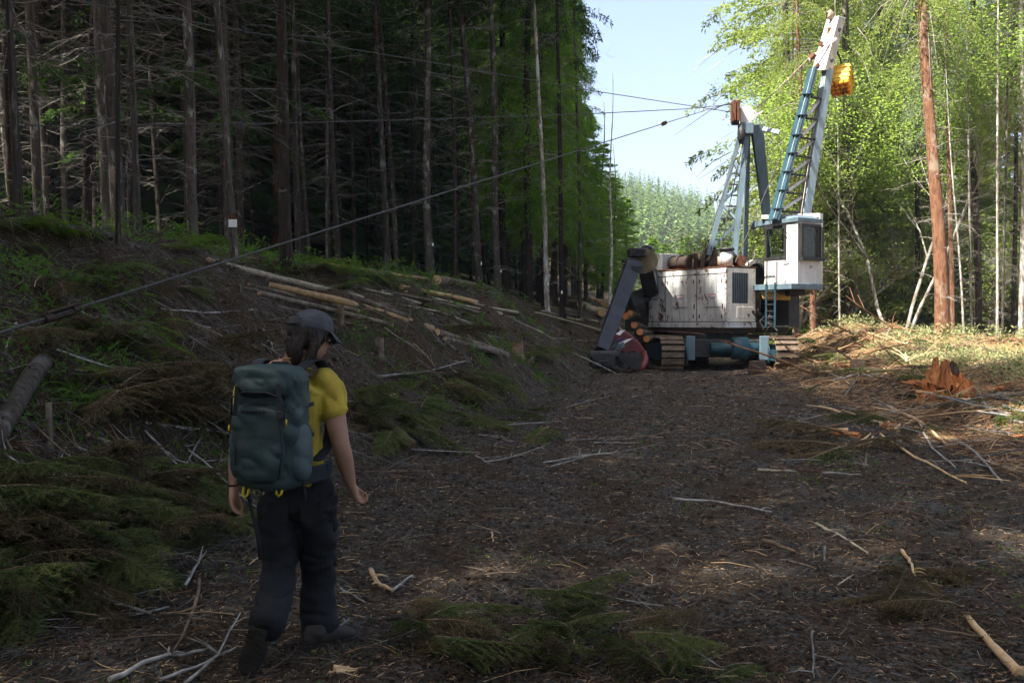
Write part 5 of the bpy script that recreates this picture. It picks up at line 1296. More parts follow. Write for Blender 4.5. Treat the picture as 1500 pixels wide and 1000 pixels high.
def G(px, py, lift=0.0):
    p = hit(px, py)
    if p is None: p = at(px, py, 30)
    return p+Vector((0, 0, lift))
def stick_pts(pts, jit=.02, n=4):
    out = []
    for i in range(len(pts)-1):
        for k in range(n):
            q = Vector(pts[i]).lerp(Vector(pts[i+1]), k/n)
            if k: q += Vector((random.uniform(-1, 1), random.uniform(-1, 1), random.uniform(-.6, .6)))*jit
            out.append(q)
    out.append(Vector(pts[-1])); return out
def log(pix, wpx, mat, label, end='cut_end', e0=True, e1=True, taper=.75, lift=.7, depths=None):
    P_ = [G(*p) for p in pix] if depths is None else [at(p[0], p[1], d) for p, d in zip(pix, depths)]
    D = sum(p.y for p in P_)/len(P_); r = wpx/FPX*D/2
    o = empty('log', tuple(P_[-1]), label, 'log')
    pts = stick_pts([p+Vector((0, 0, r*lift)) for p in P_], r*.10, 5); n = len(pts)
    rr = [r*(1-(1-taper)*(1-i/(n-1)))*(1+random.uniform(-.05, .05)) for i in range(n)]
    MB().tube(pts, rr, 12).build('bark', M[mat], o, True)
    for k, (f_, q, q2) in enumerate(((e0, pts[0], pts[1]), (e1, pts[-1], pts[-2]))):
        if f_:
            d = (q-q2).normalized(); ra = rr[0] if k == 0 else rr[-1]
            MB().tube([q, q+d*.012], ra*.93, 12).build('cut_end', M[end], o)
    for _ in range(5):
        i = random.randrange(1, n-1); a = random.random()*6.28; MB().tube([pts[i], pts[i]+Vector((math.cos(a)*r*.8, math.sin(a)*r*.8, r*1.1))], [r*.14, r*.09], 6).build('knot', M[mat], o)
    return o
M['big_bark'] = bark('big_bark', (.03, .022, .017), (.13, .105, .085), (.24, .23, .20), 2.2, .6)
log([(-20, 668), (62, 545)], 31, 'big_bark', 'thick grey barked log lying up the bank at the left edge', taper=1.0)
log([(305, 386), (420, 415), (531, 443)], 12, 'log_pale', 'pale log with a clean sawn end, uppermost of the pile behind the hiker', taper=.7)
log([(418, 411), (520, 440), (598, 468)], 9, 'log_bark', 'dark thin log just under the uppermost pale one')
log([(395, 424), (500, 449), (633, 487)], 13, 'log_peeled', 'orange peeled log whose bare end reaches furthest right in the lower pile', taper=.7)
log([(380, 434), (470, 455), (575, 480)], 9, 'log_bark', 'lowest dark log of the pile behind the cap of the hiker')
log([(436, 386), (530, 398), (610, 411)], 6, 'log_pale', 'thin pale log among the ferns above the log pile')
log([(470, 388), (560, 402), (625, 412)], 4, 'log_peeled', 'very thin orange pole lying above the ferns')
log([(588, 426), (660, 438), (698, 446)], 8, 'log_peeled', 'short reddish brown peeled log in the middle of the bank')
log([(594, 433), (690, 452), (735, 463)], 5, 'log_pale', 'thin broken pole under the short reddish log')
log([(640, 418), (760, 432), (850, 450)], 10, 'log_bark', 'dark barked log along the top of the bank, left part under the tags')
log([(668, 404), (760, 428), (882, 463)], 9, 'log_pale', 'long pale grey log slanting down toward the black boom')
log([(758, 420), (820, 434), (886, 450)], 8, 'log_peeled', 'peeled tan log near the crest beside the black boom')
log([(786, 436), (850, 446), (890, 458)], 5, 'log_pale', 'thin pale pole beside the peeled tan log')
log([(640, 492), (700, 510), (742, 526)], 13, 'log_bark', 'grey log with a freshly sawn end halfway down the bank', end='splinter')
log([(652, 500), (728, 525)], 9, 'log_bark', 'smaller grey log alongside, its sawn end left of the larger one', end='splinter')
log([(522, 603), (560, 628), (602, 664)], 24, 'moss_log', 'rotten mossy log end poking out beside the right elbow of the hiker', taper=.8, end='brown_stick')
log([(130, 640), (200, 670)], 9, 'log_bark', 'short dark log in the brush left of the hiker')
log([(215, 628), (332, 640)], 6, 'white_stick', 'short pale birch like pole left of the pack', end='splinter')
for i, (x, y, d_, x2, y2, d2) in enumerate([(916, 463, 33.6, 930, 468, 36), (923, 459, 34.4, 936, 466, 37), (929, 476, 33.2, 950, 482, 36), (937, 486, 32.8, 958, 490, 36), (947, 496, 32.2, 966, 496, 36)]):
    log([(x2, y2), (x, y)], 10, 'log_bark', ['orange ended log at the back left of the small deck by the red head', 'orange ended log, topmost of the small deck by the red head', 'orange ended log in the middle of the small deck by the red head', 'orange ended log low in the small deck by the red head', 'orange ended log lowest and nearest the tracks in the small deck'][i], end='cut_orange', taper=.9, depths=(d2, d_), lift=0)
# slender log crossing over the red head
log([(903, 478), (940, 520)], 9, 'log_pale', 'greenish log leaning over the red harvester head', depths=(31.6, 31.2), lift=0)

def stick(pix, wpx, mat, label, lift=1.0, up=0.0, jit=1.0, name='fallen_branch', twigs=2, group=None):
    P_ = [G(*p) for p in pix]; D = sum(p.y for p in P_)/len(P_); r = wpx/FPX*D/2
    o = empty(name, tuple(P_[0]), label, 'branch', group)
    P_ = [p+Vector((0, 0, r*lift+up*(1 if 0 < i < len(P_)-1 or len(P_) == 2 else .4)+.015)) for i, p in enumerate(P_)]
    pts = stick_pts(P_, r*.8*jit, 4); n = len(pts)
    MB().tube(pts, [r*(1-.5*i/(n-1)) for i in range(n)], 7).build('wood', M[mat], o, True)
    L = (pts[-1]-pts[0]).length; d = (pts[-1]-pts[0]).normalized()
    for k in range(twigs):
        i = random.randrange(1, n-1); s = d.cross(Vector((0, 0, 1)))*random.choice((-1, 1)); e = pts[i]+(d*.6+s*.8+Vector((0, 0, random.uniform(.0, .3))))*L*random.uniform(.1, .25)
        MB().tube([pts[i], pts[i].lerp(e, .5)+Vector((0, 0, .01)), e], [r*.5, r*.4, r*.2], 5).build('twig', M[mat], o, True)
    return o
S_ = [([(172, 778), (250, 770), (322, 765)], 6, 'white_stick', 'pale crooked branch lying left of the hiker, pointing at the left hand'),
      ([(470, 553), (560, 555), (630, 548), (682, 533)], 5, 'white_stick', 'long pale curved branch to the right of the shoulder of the hiker'),
      ([(235, 721), (285, 700), (335, 672)], 3.5, 'white_stick', 'thin white branch rising toward the pack'),
      ([(228, 715), (262, 726), (283, 760)], 4, 'white_stick', 'thin white hooked branch left of the left hand'),
      ([(330, 545), (320, 575), (304, 600)], 5, 'white_stick', 'short white knotty branch just left of the pack'),
      ([(237, 458), (300, 462), (378, 459)], 3, 'white_stick', 'straight thin pale branch on the mid bank left of the cap'),
      ([(250, 462), (295, 482), (340, 490)], 3, 'white_stick', 'pale forked branch just below the straight thin one'),
      ([(24, 478), (14, 500), (4, 532)], 4, 'white_stick', 'white splintered stick standing at the left edge below the guyline fitting'),
      ([(385, 488), (395, 505), (403, 522)], 4, 'white_stick', 'short white twig just left of the neck of the hiker'),
      ([(372, 492), (398, 524)], 2.5, 'white_stick', 'thin twig next to the short white one left of the neck'),
      ([(110, 550), (190, 560), (270, 565)], 2.5, 'white_stick', 'long thin grey branch on the bank above the brush pile'),
      ([(0, 940), (60, 912), (150, 885), (240, 868)], 4, 'white_stick', 'long thin branch along the foot of the bank at bottom left'),
      ([(110, 905), (170, 880), (255, 850)], 3, 'brown_stick', 'thin brown branch behind the long one at bottom left'),
      ([(160, 1004), (230, 975), (300, 962)], 9, 'white_stick', 'thick broken branch with a yellow torn end at the bottom, left of the boots'),
      ([(270, 1008), (320, 965), (352, 905)], 5, 'white_stick', 'pale forked branch leaning up to the raised boot'),
      ([(235, 1004), (300, 978), (345, 958)], 5, 'white_stick', 'pale straight branch under the raised boot'),
      ([(543, 843), (556, 866), (575, 872)], 9, 'splinter', 'orange bent piece of branch right of the knee of the hiker'),
      ([(574, 872), (605, 848)], 5, 'white_stick', 'thin pale twig touching the orange bent piece'),
      ([(498, 868), (535, 888)], 4, 'white_stick', 'thin white twig behind the calf of the hiker'),
      ([(484, 940), (512, 912)], 5, 'white_stick', 'short white stick beside the front boot'),
      ([(985, 735), (1060, 742), (1130, 755)], 4.5, 'white_stick', 'long pale branch lying flat in the middle of the road'),
      ([(1110, 693), (1165, 695)], 5, 'log_pale', 'short tan stick, left of two on the right side of the road'),
      ([(1205, 697), (1260, 699)], 4, 'white_stick', 'short whitish stick, right of two on the right side of the road'),
      ([(1118, 800), (1166, 816)], 8, 'brown_stick', 'short thick grey brown stick half sunk in the road'),
      ([(1195, 772), (1230, 790), (1272, 818)], 5, 'log_pale', 'tan stick pointing down right on the right half of the road'),
      ([(1321, 812), (1332, 830), (1341, 850)], 6, 'splinter', 'short splintered pale stick standing out on dark soil at right'),
      ([(1190, 930), (1191, 965), (1193, 1003)], 4, 'white_stick', 'thin straight stick pointing toward the viewer at the bottom right'),
      ([(1208, 806), (1209, 830)], 4, 'white_stick', 'tiny white stick pointing toward the viewer on the road'),
      ([(1228, 862), (1250, 846)], 3, 'log_pale', 'tiny tan twig near the tiny white stick'),
      ([(720, 784), (722, 800)], 3.5, 'splinter', 'tiny bright stick in the middle of the road'),
      ([(1360, 930), (1420, 940), (1490, 952)], 4, 'brown_stick', 'brown stick crossing behind the split yellow log at bottom right'),
      ([(1400, 648), (1435, 675), (1468, 712)], 6, 'white_stick', 'grey branch slanting down right under the right hand slash'),
      ([(1440, 678), (1500, 696)], 4, 'log_pale', 'thin tan branch at the right edge of the road'),
      ([(1290, 640), (1340, 675), (1415, 712)], 5, 'splinter', 'long tan broken branch trailing down from the splintered pile'),
      ([(1200, 600), (1245, 612), (1292, 624)], 6, 'splinter', 'long tan branch above the splintered pile'),
      ([(1160, 637), (1200, 634), (1245, 640)], 7, 'splinter', 'orange tan branch pointing left from the splintered pile'),
      ([(1300, 600), (1350, 625), (1385, 655)], 7, 'splinter', 'stout tan branch running down right of the splintered pile'),
      ([(1345, 620), (1365, 660), (1400, 690)], 4, 'white_stick', 'curved thin branch beside the stout tan one'),
      ([(1310, 580), (1360, 588), (1425, 592)], 6, 'dead_dark', 'dark long pole, uppermost of the bundle below the cedar stump'),
      ([(1398, 592), (1440, 602), (1478, 611)], 7, 'white_stick', 'silvery pole in the middle of the bundle below the cedar stump'),
      ([(1440, 595), (1452, 612), (1500, 626)], 8, 'white_stick', 'crooked silvery branch crossing the bundle at right'),
      ([(1462, 582), (1505, 602)], 8, 'dead_dark', 'thick grey pole at the right edge above the bundle'),
      ([(1470, 600), (1505, 612)], 7, 'white_stick', 'short pale pole at the right edge of the bundle'),
      ([(1265, 690), (1275, 650)], 3, 'brown_stick', 'thin brown twig below the splintered pile'),
      ([(1220, 560), (1260, 552), (1310, 566)], 4, 'white_stick', 'pale bent branch in front of the orange slab'),
      ([(1232, 590), (1262, 545)], 3, 'dead_dark', 'thin dark branch poking up beside the orange slab'),
      ([(945, 925), (1000, 950), (1080, 1000)], 4, 'white_stick', 'long thin arched twig in the spray at the bottom centre'),
      ([(640, 965), (760, 960), (850, 990)], 4, 'brown_stick', 'long thin brown twig lying across the bottom spray')]
for pix, wpx, mt, lab in S_: stick(pix, wpx, mt, lab, twigs=0 if 'tiny' in lab else 2)

o_ = log([(1416, 908), (1452, 950), (1492, 992)], 15, 'splinter', 'split yellow piece of log on the ground at the bottom right corner', end='splinter', taper=.6)
for k in range(7):
    q = G(1490, 988); MB().beam(q+Vector((random.uniform(-.03, .03), random.uniform(-.02, .02), .03)), q+Vector((random.uniform(-.02, .12), random.uniform(-.12, -.02), .02)), .014, .008, (0, 0, 1), .002, .002).build('splinter', M['splinter'], o_)

def stump(px, py, wpx, hpx, mat, label, top='cut_end', jag=0.0, name='stump'):
    p = G(px, py); r = wpx/FPX*p.y/2; h = hpx/FPX*p.y; o = empty(name, tuple(p), label, 'stump'); n = 16; V = []; F = []
    ph = random.random()*6
    for i, (z, q) in enumerate(((-.25, 1.35), (.02, 1.3), (.3, 1.08), (1, 1))):
        for k in range(n):
            a = 6.2832*k/n; rr = r*q*(1+.07*math.sin(3*a+ph)+.04*math.sin(7*a)); zz = z*h
            if i == 3 and jag: zz += h*jag*random.random()
            V.append(p+Vector((math.cos(a)*rr, math.sin(a)*rr, zz)))
    for i in range(3):
        for k in range(n): F.append((i*n+k, i*n+(k+1) % n, (i+1)*n+(k+1) % n, (i+1)*n+k))
    if not jag: F.append(tuple(3*n+k for k in range(n)))
    MB().add(V, F).build('bark', M[mat], o, True)
    if not jag: MB().add([v+Vector((0, 0, .006))-(v-p-Vector((0, 0, h)))*.06 for v in V[3*n:]], [tuple(range(n))]).build('cut_top', M[top], o)
    else:
        for k in range(14):
            a = random.random()*6.28; q = p+Vector((math.cos(a)*r*.75, math.sin(a)*r*.75, h*.4)); MB().beam(q, q+Vector((random.uniform(-.2, .2)*r, random.uniform(-.2, .2)*r, h*(.5+jag*random.random()))), r*.35, r*.2, (1, 0, 0), r*.08, r*.04).build('splinter', M[top], o)
    return o
stump(1110, 550, 24, 21, 'rust_dark', 'low grey stump in front of the right hand track of the yarder', 'log_bark')
stump(757, 526, 18, 14, 'brown_stick', 'torn orange stump halfway up the bank, the larger of two', 'cut_orange', .8)
stump(775, 530, 10, 12, 'log_peeled', 'small fresh stump just right of the torn orange one')
stump(556, 526, 12, 28, 'log_bark', 'tall thin dark stump on the bank to the right of the cap')
stump(500, 476, 8, 18, 'brown_stick', 'small splintered stump between the logs behind the hiker', 'splinter', .6)
stump(72, 655, 9, 60, 'log_bark', 'broken upright stub beside the thick log at the left edge')
stump(1256, 548, 20, 22, 'brown_stick', 'small stump with a yellow face in the right slash')
stump(610, 398, 10, 12, 'log_bark', 'small dark root stub below the stout scaly trunk', 'brown_stick', .5)

def chunk(px, py, wpx, label, mat='cut_orange', n=7, flat=.5, up=.3, name='wood_chunk'):
    p = G(px, py); s = wpx/FPX*p.y; o = empty(name, tuple(p), label, 'broken wood')
    a0 = random.random()*3.1
    for k in range(n):
        a = a0+random.uniform(-.5, .5); d = Vector((math.cos(a), math.sin(a)*.6, random.uniform(-.1, up))).normalized(); q = p+Vector((random.uniform(-.2, .2)*s, random.uniform(-.2, .2)*s, random.uniform(.02, .35)*s*flat))
        L = s*random.uniform(.35, .8); MB().beam(q-d*L/2, q+d*L/2, s*.16*random.uniform(.5, 1.4), s*.10, (random.random(), random.random(), .3), s*.04, s*.02).build('splinter', M[mat if random.random() < .75 else 'splinter'], o)
    return o
chunk(571, 584, 36, 'splintered orange root chunk on the bank right of the sleeve')
chunk(1268, 655, 34, 'pale splintered stub at the heart of the right hand pile', 'splinter', 8, 1.2, .8)
chunk(1230, 637, 46, 'orange torn wood left of the pale splintered stub')
chunk(1305, 628, 50, 'orange torn wood right of the pale splintered stub')
chunk(1240, 540, 40, 'flat orange slab of cedar wood near the yarder track', 'cut_orange', 6, .3, .05)
chunk(1310, 552, 34, 'orange bark slab in the sunlit slash, middle of the right verge', 'cut_orange', 6, .3, .1)
chunk(1252, 497, 26, 'orange broken wood on top of the slash mound', 'cut_orange')
chunk(1222, 492, 20, 'small orange broken piece left on the slash mound', 'cut_orange')
chunk(1345, 572, 46, 'orange split cedar left of the torn stump', 'cut_orange', 9, .6, .3)
chunk(1400, 592, 60, 'long orange cedar strips at the foot of the torn stump', 'cut_orange', 9, .3, .1)
chunk(1460, 572, 40, 'reddish cedar bark strips right of the torn stump', 'cut_orange', 7, .3, .1)
chunk(1490, 640, 30, 'reddish bark litter at the right edge', 'cut_orange', 6, .2, .1)
chunk(508, 985, 44, 'fresh yellow splinters beside the front boot', 'splinter', 9, .12, .1)
chunk(12, 590, 26, 'orange torn wood tucked behind the thick log at the left edge', 'cut_orange', 5, .5, .2)
chunk(1170, 492, 14, 'bright orange piece lying on top of the right track', 'cut_orange', 4, .3, .1)

SM = []
for k in range(9):
    L = random.uniform(.7, 1.5); pts = [Vector((0, 0, 0))]; d = Vector((1, 0, 0))
    for j in range(5): d = (d+Vector((0, random.uniform(-.10, .10), random.uniform(-.05, .07)))).normalized(); pts.append(pts[-1]+d*L/5)
    mb = MB().tube(pts, [.013, .012, .011, .009, .007, .004], 5, False)
    for _ in range(3):
        i = random.randrange(1, 5); e = pts[i]+Vector((random.uniform(.1, .3), random.choice((-1, 1))*random.uniform(.1, .28), random.uniform(-.03, .12))); mb.tube([pts[i], pts[i].lerp(e, .5)+Vector((.02, 0, .01)), e], [.007, .005, .003], 4, False)
    me = mb.mesh('fallen_branch', True)
    SM.append([withmat(me, M[q]) for q in ('white_stick', 'brown_stick', 'dead_wood')])
SMX = [withmat(q[0], M['red_twig']) for q in SM[:4]]+[withmat(q[0], M['splinter']) for q in SM[4:7]]
def cedar_stump():
    p = G(1392, 580); D = p.y; o = empty('cedar_stump', tuple(p), 'large torn orange cedar stump with two split slabs in the sun', 'stump')
    A = lambda px, py, d=0: at(px, py, D+d)
    def slab(name, bot, top, mat, bulge=.35, th=.09, seed=1, nu=30, nv=14):
        g = np.zeros((nv+1, nu+1, 3)); bo = np.array([tuple(A(*q)) for q in bot]); to = np.array([tuple(A(*q)) for q in top]); ub = np.linspace(0, 1, len(bo)); U = np.linspace(0, 1, nu+1)
        B = np.stack([np.interp(U, ub, bo[:, c]) for c in range(3)], -1); T_ = np.stack([np.interp(U, ub, to[:, c]) for c in range(3)], -1)
        jag = .95+.60*vnoise(U*9, U*0+seed, seed)+.55*vnoise(U*23, U*0+seed, seed+1)
        for v in range(nv+1):
            t = v/nv; q = B+(T_-B)*(t*jag)[:, None]; f = .22*vnoise(U*13, U*0+t*1.2, seed+5)+.14*vnoise(U*29, U*0+t*2, seed+7)
            q[:, 1] += -bulge*np.sin(np.pi*U)*(1-.5*t)+f+.25*t; g[v] = q
        V = [Vector(tuple(x)) for x in g.reshape(-1, 3)]; F = [(v*(nu+1)+u_, v*(nu+1)+u_+1, (v+1)*(nu+1)+u_+1, (v+1)*(nu+1)+u_) for v in range(nv) for u_ in range(nu)]
        s_ = MB().add(V, F).build(name, M[mat], o); m_ = s_.modifiers.new('t', 'SOLIDIFY'); m_.thickness = th
    slab('split_slab', [(1360, 560), (1371, 566), (1384, 568), (1394, 560)], [(1367, 541), (1379, 531), (1391, 533), (1403, 541)], 'cut_orange', .18, .10, 1)
    slab('split_slab', [(1394, 563), (1403, 574), (1412, 586), (1430, 584)], [(1397, 548), (1408, 540), (1419, 550), (1431, 571)], 'cut_orange', .25, .12, 6)
    slab('root_plate', [(1352, 586), (1366, 590), (1380, 590), (1392, 588)], [(1355, 566), (1364, 556), (1376, 560), (1386, 572)], 'cut_orange', .35, .08, 11)
    slab('dark_core', [(1366, 578, .25), (1390, 584, .3), (1405, 586, .3), (1415, 582, .3)], [(1368, 556, .25), (1388, 545, .3), (1402, 548, .3), (1414, 560, .3)], 'rust_dark', .1, .1, 15)  # dark slab set behind, filling the gap between the split slabs
    for k in range(26):
        q = A(random.uniform(1345, 1425), random.uniform(572, 588), -.3); d = Vector((random.uniform(-1, 1), random.uniform(-.5, .2), random.uniform(-.1, .55))).normalized()
        MB().beam(q-d*.12, q+d*random.uniform(.15, .45), .05, .025, (.3, .2, 1), .012, .008).build('splinter', M['splinter' if k % 3 == 0 else 'cut_orange'], o)
cedar_stump()

for k in range(34):
    px, py = random.uniform(1185, 1360), random.uniform(486, 560)
    p = hit(px, py)
    if p is None or p.y > 44: continue
    o = link('fallen_branch', random.choice(SMX), None, None, tuple(p+Vector((0, 0, random.uniform(.03, .35))))); s_ = random.uniform(.8, 1.9)
    o.scale = (s_, s_*1.6, s_*1.6); o.rotation_euler = (random.uniform(-.5, .5), random.uniform(-.5, .3), random.uniform(0, 6.28)); tag(o, 'broken orange brown limb heaped on the slash mound right of the yarder', 'branch', 'limbs on the slash mound')
# paper tags on the trunks
def ptag(tpx, px, py, w_, h_, label):
    p, r, ln = PT[tpx]; q = at(px, py, p.y-r-.035); o = MB().box(W, q.x-w_/2, q.x+w_/2, q.y-.004, q.y, q.z-h_/2, q.z+h_/2).build('paper_tag', M['paper']); tag(o, label, 'tag')
ptag(345, 341, 327, .14, .13, 'largest white paper tag, on the leaning speckled trunk at left')
ptag(632, 634, 358, .07, .11, 'small white tag on the stout scaly trunk')
ptag(704, 705, 386, .045, .13, 'narrow white tag on the left one of the paired pale trunks')
ptag(731, 734, 397, .05, .12, 'narrow white tag on the right one of the paired pale trunks')
ptag(802, 803, 416, .06, .12, 'tiny white tag on the thin whitish trunk')
ptag(824, 823, 428, .06, .12, 'tiny white tag on the thin dark trunk under the green edge')
for tpx, px, py, lab in ((345, 341, 345, 'reddish paint mark under the largest paper tag'),): 
    p, r, ln = PT[tpx]; q = at(px, 318, p.y-r-.02); 
    o = MB().box(W, q.x-.05, q.x+.05, q.y-.004, q.y, q.z-.10, q.z+.06).build('bark_blaze', M['rust']); tag(o, 'orange blaze cut in the bark above the largest paper tag', 'blaze')

# ------------------------------------------------------------------ random sticks of the slash, one object each
def scatter_sticks(n, rx, ry, label, group, sizes=(.6, 1.5), cond=None, pale=.6, down=None):
    c = 0; t = 0
    while c < n and t < n*40:
        t += 1; p = hit(random.uniform(*rx), random.uniform(*ry))
        if p is None or p.y > 45 or (cond and not cond(p)): continue
        q = .0 if random.random() < pale else 1
        me = random.choice(SM)[0 if random.random() < pale*.7 else random.choice((1, 2))]
        o = link('fallen_branch', me, None, None, tuple(p+Vector((0, 0, .03)))); s = random.uniform(*sizes)*(.6+p.y/28); s2 = s
        o.scale = (s, s, s2); az = random.uniform(0, 6.28) if down is None else R_(random.gauss(down, 38))
        L_ = .9*s; z1 = gz(p.x+math.cos(az)*L_, p.y+math.sin(az)*L_)
        o.rotation_euler = (random.uniform(-.5, .5), -math.atan2(z1-gz(p.x, p.y), L_)-random.uniform(-.02, .22), az); tag(o, label, 'branch', group); c += 1
scatter_sticks(92, (0, 900), (400, 700), 'thin bare broken branch among the logging slash on the left bank', 'broken branches on the left bank', (.35, .95), down=-35)
scatter_sticks(22, (0, 340), (620, 930), 'thin bare branch in the green brush pile at lower left', 'branches in the lower left brush', (.6, 1.2))
scatter_sticks(48, (1160, 1500), (485, 690), 'broken branch in the slash along the right side of the road', 'broken branches right of the road', (.3, .95), pale=.35)
scatter_sticks(20, (600, 1000), (890, 1005), 'thin dry stick tangled in the bottom centre sprays', 'sticks at the bottom centre', (.25, .55), pale=.3)
scatter_sticks(26, (500, 1500), (620, 1000), 'small dry stick lying on the dirt road', 'small sticks on the road', (.12, .32), pale=.35)
for k in range(17):     # more thin poles jumbled along the pile, all pointing down to the right
    x0 = random.uniform(300, 800); t = (x0-300)/580; y0 = 400+50*t+random.uniform(-6, 45)*(1-t*.6); L_ = random.uniform(70, 170)*(1-.4*t)
    log([(x0, y0), (x0+L_*.5, y0+L_*.12+random.uniform(-2, 2)), (x0+L_, y0+L_*.25+random.uniform(-6, 6))], random.uniform(4, 8)*(1-.3*t), random.choice(['log_bark', 'log_bark', 'log_pale']), 'thin barked pole jumbled among the thicker logs on the bank', taper=.55)['group'] = 'thin poles jumbled in the log piles'

# ------------------------------------------------------------------ ferns
FM = []
def fern_mesh(seed):
    rg = np.random.default_rng(seed); V = []; F = []; n = 17; Ps = []; Ds = []; Ls = []; S0 = []; S1 = []
    for i in range(n):
        az = i*2.4+rg.random()*.4; L = .55+.35*rg.random(); up = .75+.45*rg.random()
        t = np.linspace(0, 1, 22); r = L*(t*.95); z = L*(up*t-1.0*t**2.1)*.9
        P = np.stack([np.cos(az)*r, np.sin(az)*r, z+.03], -1); S0.append(P[:-1:3]); S1.append(np.concatenate([P[3::3], P[-1:]])[:len(P[:-1:3])])
        T = nrm(np.gradient(P, axis=0)); S = np.array([-np.sin(az), np.cos(az), 0.])
        w_ = .105*np.sin(np.pi*np.clip(t*.93+.05, 0, 1))**.7
        for sd in (-1, 1):
            Ps.append(P[1:]); Ds.append((S*sd+T*.25+np.array([0, 0, -.12]))[1:]); Ls.append(w_[1:])
    P = np.concatenate(Ps); D = nrm(np.concatenate(Ds)); L = np.concatenate(Ls)[:, None]; N = len(P)
    up = np.array([0, 0, 1.]); S = nrm(np.cross(D, up)); Wd = .032
    V = np.stack([P, P+D*L*.4+S*Wd*.5, P+D*L, P+D*L*.4-S*Wd*.5], 1).reshape(-1, 3)
    return V, np.arange(N*4).reshape(-1, 4)
for k in range(3): FM.append(vm('sword_fern', fern_mesh(300+k), M['fern']))
FP = [(288, 362, 1.0), (312, 358, 1.1), (272, 368, .7), (448, 378, 1.1), (470, 392, .9), (497, 405, 1.1), (523, 408, 1.2), (546, 415, 1.1), (560, 424, .8), (505, 425, .8), (610, 440, .8), (640, 462, .9), (655, 450, .8), (150, 498, .8), (178, 512, .9), (205, 520, .7), (130, 420, .9), (240, 395, .6),
      (25, 345, 1.1), (55, 335, 1.0), (85, 350, .9), (112, 345, .8), (20, 372, .8), (160, 405, .7), (430, 365, .9), (590, 392, .7), (668, 418, .8), (850, 436, .6), (100, 560, .5), (118, 585, .45), (415, 402, .8), (380, 372, .8)]
for i, (px, py, s) in enumerate(FP):
    p = G(px, py); o = link('sword_fern', FM[i % 3], None, None, tuple(p-Vector((0, 0, .03)))); s = s*(.75 if px < 130 and py < 400 else 1.1); o.scale = (s, s, s); o.rotation_euler = (random.uniform(-.1, .25), random.uniform(-.1, .1), random.random()*6.28)
    lab = 'green sword fern growing on the left bank above the logs' if px < 600 else 'green sword fern growing between logs in the middle of the bank'
    gp = 'sword ferns on the left bank' if px < 600 else 'sword ferns in the middle of the bank'
    if i == 1: lab, gp = 'brightest sunlit sword fern beside the tagged trunk', None
    if i == 3: lab, gp = 'bright fern just right of the thickest trunk', None
    tag(o, lab, 'fern', gp)

# ------------------------------------------------------------------ cut conifer boughs
def bough(seed, L=.95, droop=.3):
    rg = np.random.default_rng(seed); P = []; D = []; S0 = []; S1 = []; R0 = []
    nT = 26
    for i in range(nT):
        t = .08+.92*i/nT; c = np.array([L*t, .05*math.sin(t*3+seed), -droop*t*t*L*.5+.12*t])
        S0.append(np.array([L*(t-.04), .05*math.sin((t-.04)*3+seed), -droop*(t-.04)**2*L*.5+.12*(t-.04)])); S1.append(c); R0.append(.009*(1-t*.8))
        for sd in (-1, 1):
            l = L*.34*(1.05-t)*(.7+.6*rg.random())+.05; d = nrm(np.array([.75+.35*rg.normal(), sd*(.35+.6*rg.random()), -.7*rg.random()+.1]))
            e = c+d*l+np.array([0, 0, -.25*l]); S0.append(c); S1.append(e); R0.append(.0035)
            m = int(l/.014)
            for k in range(m):
                q = c+(e-c)*(k+.5)/m
                if k % 4 == 0 and l > .12:
                    s2 = nrm(np.array([d[0]*.6-d[1]*.7*(1 if k % 8 else -1), d[1]*.6+d[0]*.7*(1 if k % 8 else -1), -.15])); l2 = l*.32*(1-k/m)+.03
                    for j in range(int(l2/.013)):
                        qq = q+s2*.013*j
                        for s3 in (-1, 1): P.append(qq); D.append(s2*.7+nrm(np.cross(s2, [0, 0, 1]))*s3*.8+rg.normal(size=3)*.2)
                for s3 in (-1, 1): P.append(q); D.append(d*.7+nrm(np.cross(d, [0, 0, 1]))*s3*.8+rg.normal(size=3)*.2)
    P = np.array(P); D = np.array(D); n = len(P)
    return diamonds(P, D, .030*(.7+.6*rg.random(n)), .0065, rg), segs(np.array(S0), np.array(S1), np.array(R0), np.array(R0)*.7, 4)
BG = []
for k in range(4):
    fo, wd = bough(400+k, droop=.25+.15*k); a = vm('needles', fo, M['bough']); b = vm('twig', wd, M['brown_stick']); BG.append((a, withmat(a, M['bough_brown']), b))
def put_bough(p, s, brown, az, pitch, label, group):
    k = random.randrange(4); t = empty('cut_bough', tuple(p), label, 'bough', group)
    t.rotation_euler = (random.uniform(-.35, .35), pitch, az); t.scale = (s, s, s)
    link('needles', BG[k][1 if brown else 0], None, t); link('twig', BG[k][2], None, t)
def pile(n, rx, ry, h, s, brown, label, group, az=None):
    for _ in range(n):
        p = hit(random.uniform(*rx), random.uniform(*ry))
        if p is None: continue
        put_bough(p+Vector((0, 0, random.uniform(.03, h))), random.uniform(*s), random.random() < brown, random.uniform(0, 6.28) if az is None else R_(random.gauss(az, 50)), random.uniform(-.25, .35), label, group)
pile(74, (-60, 205), (690, 900), .24, (.4, .75), .3, 'green conifer bough in the brush pile at the lower left corner', 'boughs in the lower left brush pile', -30)
pile(26, (170, 330), (700, 800), .18, (.35, .7), .3, 'limp conifer bough at the foot of the bank beside the left hand', 'boughs at the foot of the bank', -20)
pile(44, (150, 345), (555, 620), .25, (.5, 1.0), .95, 'withered brown bough heaped on the bank left of the pack', 'withered brown boughs left of the pack')
pile(34, (500, 680), (575, 650), .25, (.5, 1.0), .1, 'dark green bough heaped at the toe of the bank right of the hiker', 'boughs right of the hiker')
pile(16, (610, 830), (560, 640), .15, (.8, 1.3), .3, 'green bough lying low along the toe of the bank', 'boughs along the toe of the bank')
pile(26, (0, 330), (400, 560), .12, (.5, 1.0), .8, 'limp bough strewn on the upper left bank', 'boughs strewn on the upper left bank')
